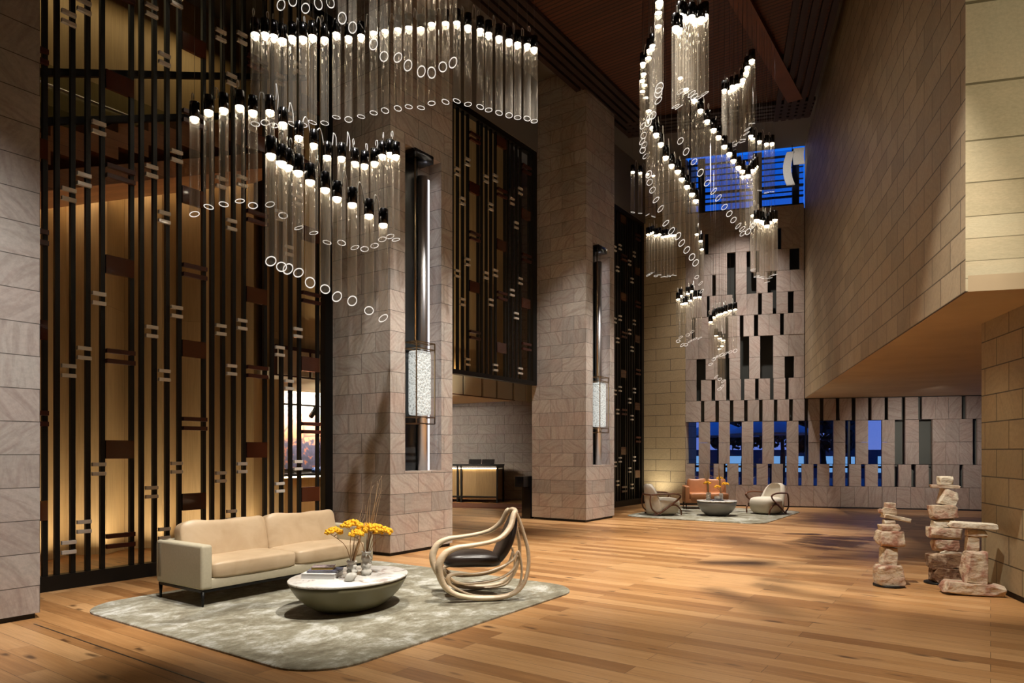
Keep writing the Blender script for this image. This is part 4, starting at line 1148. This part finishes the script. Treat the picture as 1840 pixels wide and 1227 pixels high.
R8 = S((1100,200),4.72,[(305,1040),(325,1030),(347,1022),(370,1048),(400,1040),(428,1060),(455,1055),(480,1050),(505,1048),(530,1045)])
row(R8, [17.4,17.6], lambda i,n: ORD[i]+' glass tube from the left in the bundle over the cream armchair', tilts(.4,.6), azs(1.0,.9), GR)
R9 = [(1353,386),(1359.5,394),(1365,396),(1369,397),(1373,400),(1378,404.4),(1383,398),(1386,394.5),(1392.4,394)]
row(R9, [12.6,12.6], lambda i,n: ORD[i]+' glass tube from the left in the bundle against the upper panels', tilts(.3,.5), azs(.6,.9), GR)
R10 = [(1218.6,537),(1223,530.6),(1226,545),(1232.3,543.8),(1235.7,526.7),(1239.9,538.8),(1244,522),(1249,533.5),(1257.4,532.4)]
row(R10, [17.0,17.2], lambda i,n: ORD[i]+' glass tube from the left in the low bundle over the tan sofa', tilts(.5,.65), azs(-1.1,.6), GR)
R11 = [(1276.8,577.6),(1282.5,569),(1285.5,566),(1291,564),(1297,562.5),(1303.7,560),(1312,557),(1320.9,555)]
row(R11, [16.8,17.2], lambda i,n: ORD[i]+' glass tube from the left in the low curved row over far table', tilts(.5,.65), azs(-1.1,.6), GR)
R12 = [(1287,602),(1293.5,607),(1299.6,610.7),(1297.4,620.7),(1292.8,626)]
row(R12, [17.3,17.6], lambda i,n: ORD[i]+' glass tube from the top of the lowest hanging cluster over far table', tilts(.5,.65), azs(-1.1,.6), GR)
R13 = [(1252,420),(1259,432),(1261,447)]
row(R13, [16.6,17.0], lambda i,n: ORD[i]+' glass tube from the top of the trio below the long left spiral', tilts(.6,.7), azs(-1.0,.45), GR)

for jb in JOBS: pendant(*jb)

# curved white shades outside the high window
t = thing('curved_shade', 'white curved fabric shade hanging before the high blue window', 'lampshade', FL+E1*(t_at(1421)+.02)-E2*.12+Vector((0,0,9.3)), ROT_E)
def bent(x0, x1, z0, z1, bow):
    m = MB(); n = 10; vs = []
    for i in range(n+1):
        z = z0+(z1-z0)*i/n; b = bow*(2*i/n-1)**2
        vs += [(x0+b,-.03,z),(x1+b,-.03,z),(x1+b,.03,z),(x0+b,.03,z)]
    fs = []
    for i in range(n):
        for k in range(4): fs.append((4*i+k,4*i+(k+1)%4,4*i+4+(k+1)%4,4*i+4+k))
    fs += [(3,2,1,0),tuple(4*n+k for k in range(4))]
    return m.add(vs, fs)
bent(-.24,-.03,-.30,.62,.10).build('long_panel', M['shade'], t)
bent(.02,.30,.26,.70,.02).build('short_panel', M['shade'], t)
MB().tube([(.0,0,.62),(.0,0,1.1)], .01).build('hanger', M['black'], t)

# ------------------------------------------------------------------ street outside
SC = (FL + E1*3 + E2*14)
m = MB(); q = [FL+E1*-14+E2*.5, FL+E1*20+E2*.5, FL+E1*30+E2*60, FL-E1*30+E2*60]
m.prism([tuple(p.xy) for p in q], -.2, -.06); struct(m.build('ground_street', M['street']))
def street_tree(px, Y, h, seed):
    rnd = random.Random(seed); p = at(px, 812, Y); p.z = -.06
    t = thing('street_tree', ('dark street tree seen through the leftmost window slots','dark street tree seen through the middle window slots','dark street tree seen through the window slots beside the neon sign')[seed-1], 'tree', p, 0, 'street trees outside')
    MB().tube(cr([(0,0,0),(.05,0,h*.3),(0,.05,h*.6)],4), [.14]*5+[.1]*4, 8).build('trunk', M['trunk'], t)
    m = MB()
    for k in range(900):
        a, b, r = rnd.uniform(0,2*PI), rnd.uniform(-.7,1.4), rnd.uniform(.4,1)**.5
        c = Vector((math.cos(a)*math.cos(b)*r*h*.42, math.sin(a)*math.cos(b)*r*h*.42, h*.66+math.sin(b)*r*h*.3))
        d1 = Vector((rnd.uniform(-1,1),rnd.uniform(-1,1),rnd.uniform(-1,1))).normalized()*.22; d2 = d1.orthogonal().normalized()*.12
        m.add([c-d1,c+d2,c+d1,c-d2], [(0,1,2,3)])
    m.build('foliage', M['leaf'], t)
street_tree(1335, 29, 3.7, 1); street_tree(1405, 35, 4.6, 2); street_tree(1478, 27, 3.4, 3)
def parasol(px, Y, lab):
    p = at(px, 812, Y); p.z = -.06
    t = thing('cafe_parasol', lab, 'parasol', p, 0, 'white parasols in the street')
    MB().tube([(0,0,0),(0,0,2.55)], .03, 8).build('pole', M['mullion'], t)
    MB().lathe([(1.5,2.15),(1.45,2.2),(.1,2.75),(.0,2.78)], 8).build('canopy', M['parasol'], t)
parasol(1290, 24.5, 'white street parasol glimpsed through the second window slot')
parasol(1385, 21.3, 'white street parasol glimpsed through the middle window slots')
b0 = at(1300,812,44); b0.z = -.06
t = thing('street_building', 'blue-lit low building across the street seen through window slots', 'building', b0, ROT_E)
MB().box(-14,16,0,6,0,1.75).build('wall', M['facade'], t)
for k in range(9):
    MB().box(-12+k*3,-12+k*3+1.8,-.05,0,.35,1.35).build('shop_window', M['facglow'], t)
nb = at(1527,778,30)
m = MB(); m.tube(cr([(-.15,0,.5),(.12,0,.55),(.15,0,.3),(-.1,0,.25),(.12,0,.05),(.1,0,-.2),(-.1,0,-.25),(.05,0,-.5)],6), .02, 6)
t = thing('neon_sign', 'curly pale neon sign on a post seen through a window slot', 'sign', (nb.x,nb.y,-.06), ROT_E)
m.xf(Matrix.Translation((0,-.05,nb.z+.06))); m.build('neon_tube', M['neon'], t)
MB().box(-.3,.3,0,.06,1.4,3.4).build('sign_board', M['facade'], t); MB().box(-.05,.05,.0,.06,0,1.4).build('post', M['mullion'], t)

# ------------------------------------------------------------------ light
def spot(name, p, target, power, angle, blend=.6, col=(1,.78,.52), size=.06):
    l = bpy.data.lights.new(name, 'SPOT'); l.energy = power; l.spot_size = math.radians(angle); l.spot_blend = blend
    l.color = col; l.shadow_soft_size = size
    o = link(bpy.data.objects.new(name, l)); o.location = p
    o.rotation_euler = (Vector(target)-Vector(p)).to_track_quat('-Z','Y').to_euler(); return o
def area(name, p, target, power, sx, sy, col=(1,.78,.52), spread=180):
    l = bpy.data.lights.new(name, 'AREA'); l.shape = 'RECTANGLE'; l.size = sx; l.size_y = sy; l.energy = power; l.color = col; l.spread = math.radians(spread)
    o = link(bpy.data.objects.new(name, l)); o.location = p
    o.rotation_euler = (Vector(target)-Vector(p)).to_track_quat('-Z','Y').to_euler(); return o
W1c = (1,.92,.81); W2c = (1,.82,.60)
CZ = 9.45
# unseen downlights over the seating and the open floor
spot('downlight_sofa', uv(-2.2,-1.8,CZ), uv(-2.3,-1.7,0), 2500, 32, .7, W1c)
spot('downlight_rug', uv(-3.2,-7.0,CZ), uv(-2.6,-1.5,.4), 5200, 26, .9, W1c)
spot('downlight_floor', uv(1.6,-3.2,CZ), uv(1.6,-3.2,0), 7000, 46, .9, W1c)
spot('downlight_floor_far', uv(6,-3.0,CZ), uv(6,-3.0,0), 5500, 42, .9, W1c)
spot('downlight_front', uv(-2.0,-6.2,CZ), uv(-2.2,-5.6,0), 2400, 46, .9, W1c)
spot('downlight_seats', uv(9.2,-1.7,CZ), uv(9.6,-1.6,0), 4500, 30, .8, W1c)
spot('downlight_cairns', Vector((1.6,4.5,CZ)), Vector((4.75,7.8,.4)), 4200, 22, .8, W1c)
# unseen spots added, without fixtures, to wash the far panel wall, columns and sandstone
spot('added_wash_far', FL+E1*1.5-E2*2.0+Vector((0,0,9.4)), FL+E1*1.5+Vector((0,0,3.2)), 1050, 66, .9, (1,.90,.82))
spot('added_wash_far_base', FL+E1*1.7-E2*1.9+Vector((0,0,9.4)), FL+E1*1.7+Vector((0,0,.6)), 2600, 34, 1, (1,.90,.82))
spot('added_wash_far_low', FL+E1*5.6-E2*3.4+Vector((0,0,2.95)), FL+E1*6.1+Vector((0,0,.9)), 300, 84, 1, (1,.88,.78))
spot('added_wash_column', uv(.6,-4.4,CZ), uv(.7,0,1.8), 5200, 30, 1, (1,.94,.87))
spot('added_wash_column_side', uv(-3.2,-2.4,CZ), uv(0,.6,1.4), 2100, 30, 1, (1,.95,.89))
spot('added_wash_pillar', uv(-5.2,-3.6,CZ), uv(-5.3,0,.3), 4600, 30, 1, (1,.94,.89))
spot('added_wash_column_far', uv(6.4,-4.2,CZ), uv(6.6,0,1.8), 3800, 30, 1, (1,.94,.87))
spot('added_wash_column_far_side', uv(3.2,-1.2,CZ), uv(5.98,.7,2.0), 1700, 34, 1, (1,.95,.89))
spot('washer_corner', FL-UD*.55+VD*.75+Vector((0,0,.12)), FL+VD*.7+Vector((0,0,2.0)), 60, 120, 1, (1,.86,.62))
spot('added_wash_overhang', RF-rn*2.6-rd*2.5+Vector((0,0,2.2)), RF-rd*2.5+Vector((0,0,3.3)), 90, 90, 1, W2c)
spot('added_wash_end', RN-E2*3.2+E1*1.2+Vector((0,0,3.2)), RN+E1*.8+Vector((0,0,4.8)), 330, 90, .9, (1,.88,.66))
spot('added_wash_shade', FL+E1*1.6-E2*2.2+Vector((0,0,8.2)), FL+E1*t_at(1421)+Vector((0,0,9.5)), 160, 26, .8, (1,.95,.88))  # added only to brighten the hanging white shade
spot('added_wash_pier', LC-E2*.5-E1*1.6+Vector((0,0,2.95)), LC-E2*.4+Vector((0,0,.8)), 40, 80, .9, (1,.84,.58))
# rooms behind the screens
area('uplight_timber', uv(-2.0,3.45,.06), uv(-2.0,3.75,1.8), 62, 5.5, .12, (1,.84,.60), 150)
spot('floor_uplight', uv(-2.2,1.75,.08), uv(-2.0,3.4,.35), 45, 84, .9, (1,.86,.64))
area('landing_light', uv(-2.0,4.6,9.3), uv(-2.0,5.2,5.0), 20, 5, .3, (1,.80,.42))
area('gallery_light', uv(3.2,5.2,2.9), uv(3.3,6.4,1.6), 9, 2.0, .2, (1,.85,.65))
spot('added_fascia_fill', uv(3.3,1.9,.1), uv(3.6,3.3,3.1), 2200, 70, 1, (1,.86,.62))  # unseen floor spot added to brighten the fascia panels
area('reception_light', uv(4.2,5.6,2.9), uv(4.6,9.0,1.2), 900, 3.0, .6, (1,.88,.74))
area('upper_gallery_light', uv(3.9,3.42,3.56), uv(3.9,3.62,5.0), 20, 4.0, .2, (1,.78,.48))

w = bpy.data.worlds.new('dusk'); scene.world = w; w.use_nodes = True
nt = w.node_tree; nt.nodes.clear()
out = nt.nodes.new('ShaderNodeOutputWorld'); bg = nt.nodes.new('ShaderNodeBackground'); tc = nt.nodes.new('ShaderNodeTexCoord')
sp = nt.nodes.new('ShaderNodeSeparateXYZ'); rp = nt.nodes.new('ShaderNodeValToRGB')
nt.links.new(tc.outputs['Generated'], sp.inputs[0]); nt.links.new(sp.outputs[2], rp.inputs[0]); nt.links.new(rp.outputs[0], bg.inputs[0]); nt.links.new(bg.outputs[0], out.inputs[0])
e = rp.color_ramp.elements; e[0].position = 0; e[0].color = (.22,.30,.80,1); e[1].position = .35; e[1].color = (.008,.15,.80,1)
bg.inputs[1].default_value = 1.0

# ------------------------------------------------------------------ camera
cam = bpy.data.cameras.new('camera'); co = link(bpy.data.objects.new('camera', cam))
cam.sensor_width = 36; cam.lens = FPX/1840*36; cam.shift_y = (HY-613.5)/1840
co.location = (0,0,CAMZ); co.rotation_euler = (PI/2,0,0); cam.clip_end = 300
scene.camera = co
vs = scene.view_settings; scene.display_settings.display_device = 'sRGB'
vs.view_transform = 'Standard'; vs.look = 'None'; vs.exposure = 0; vs.gamma = 1; vs.use_curve_mapping = False
cy = scene.cycles
cy.max_bounces = 7; cy.diffuse_bounces = 3; cy.glossy_bounces = 3; cy.transmission_bounces = 4; cy.transparent_max_bounces = 40
cy.caustics_reflective = False; cy.caustics_refractive = False; cy.sample_clamp_indirect = 4; cy.sample_clamp_direct = 0
cy.use_denoising = True; cy.use_light_tree = True
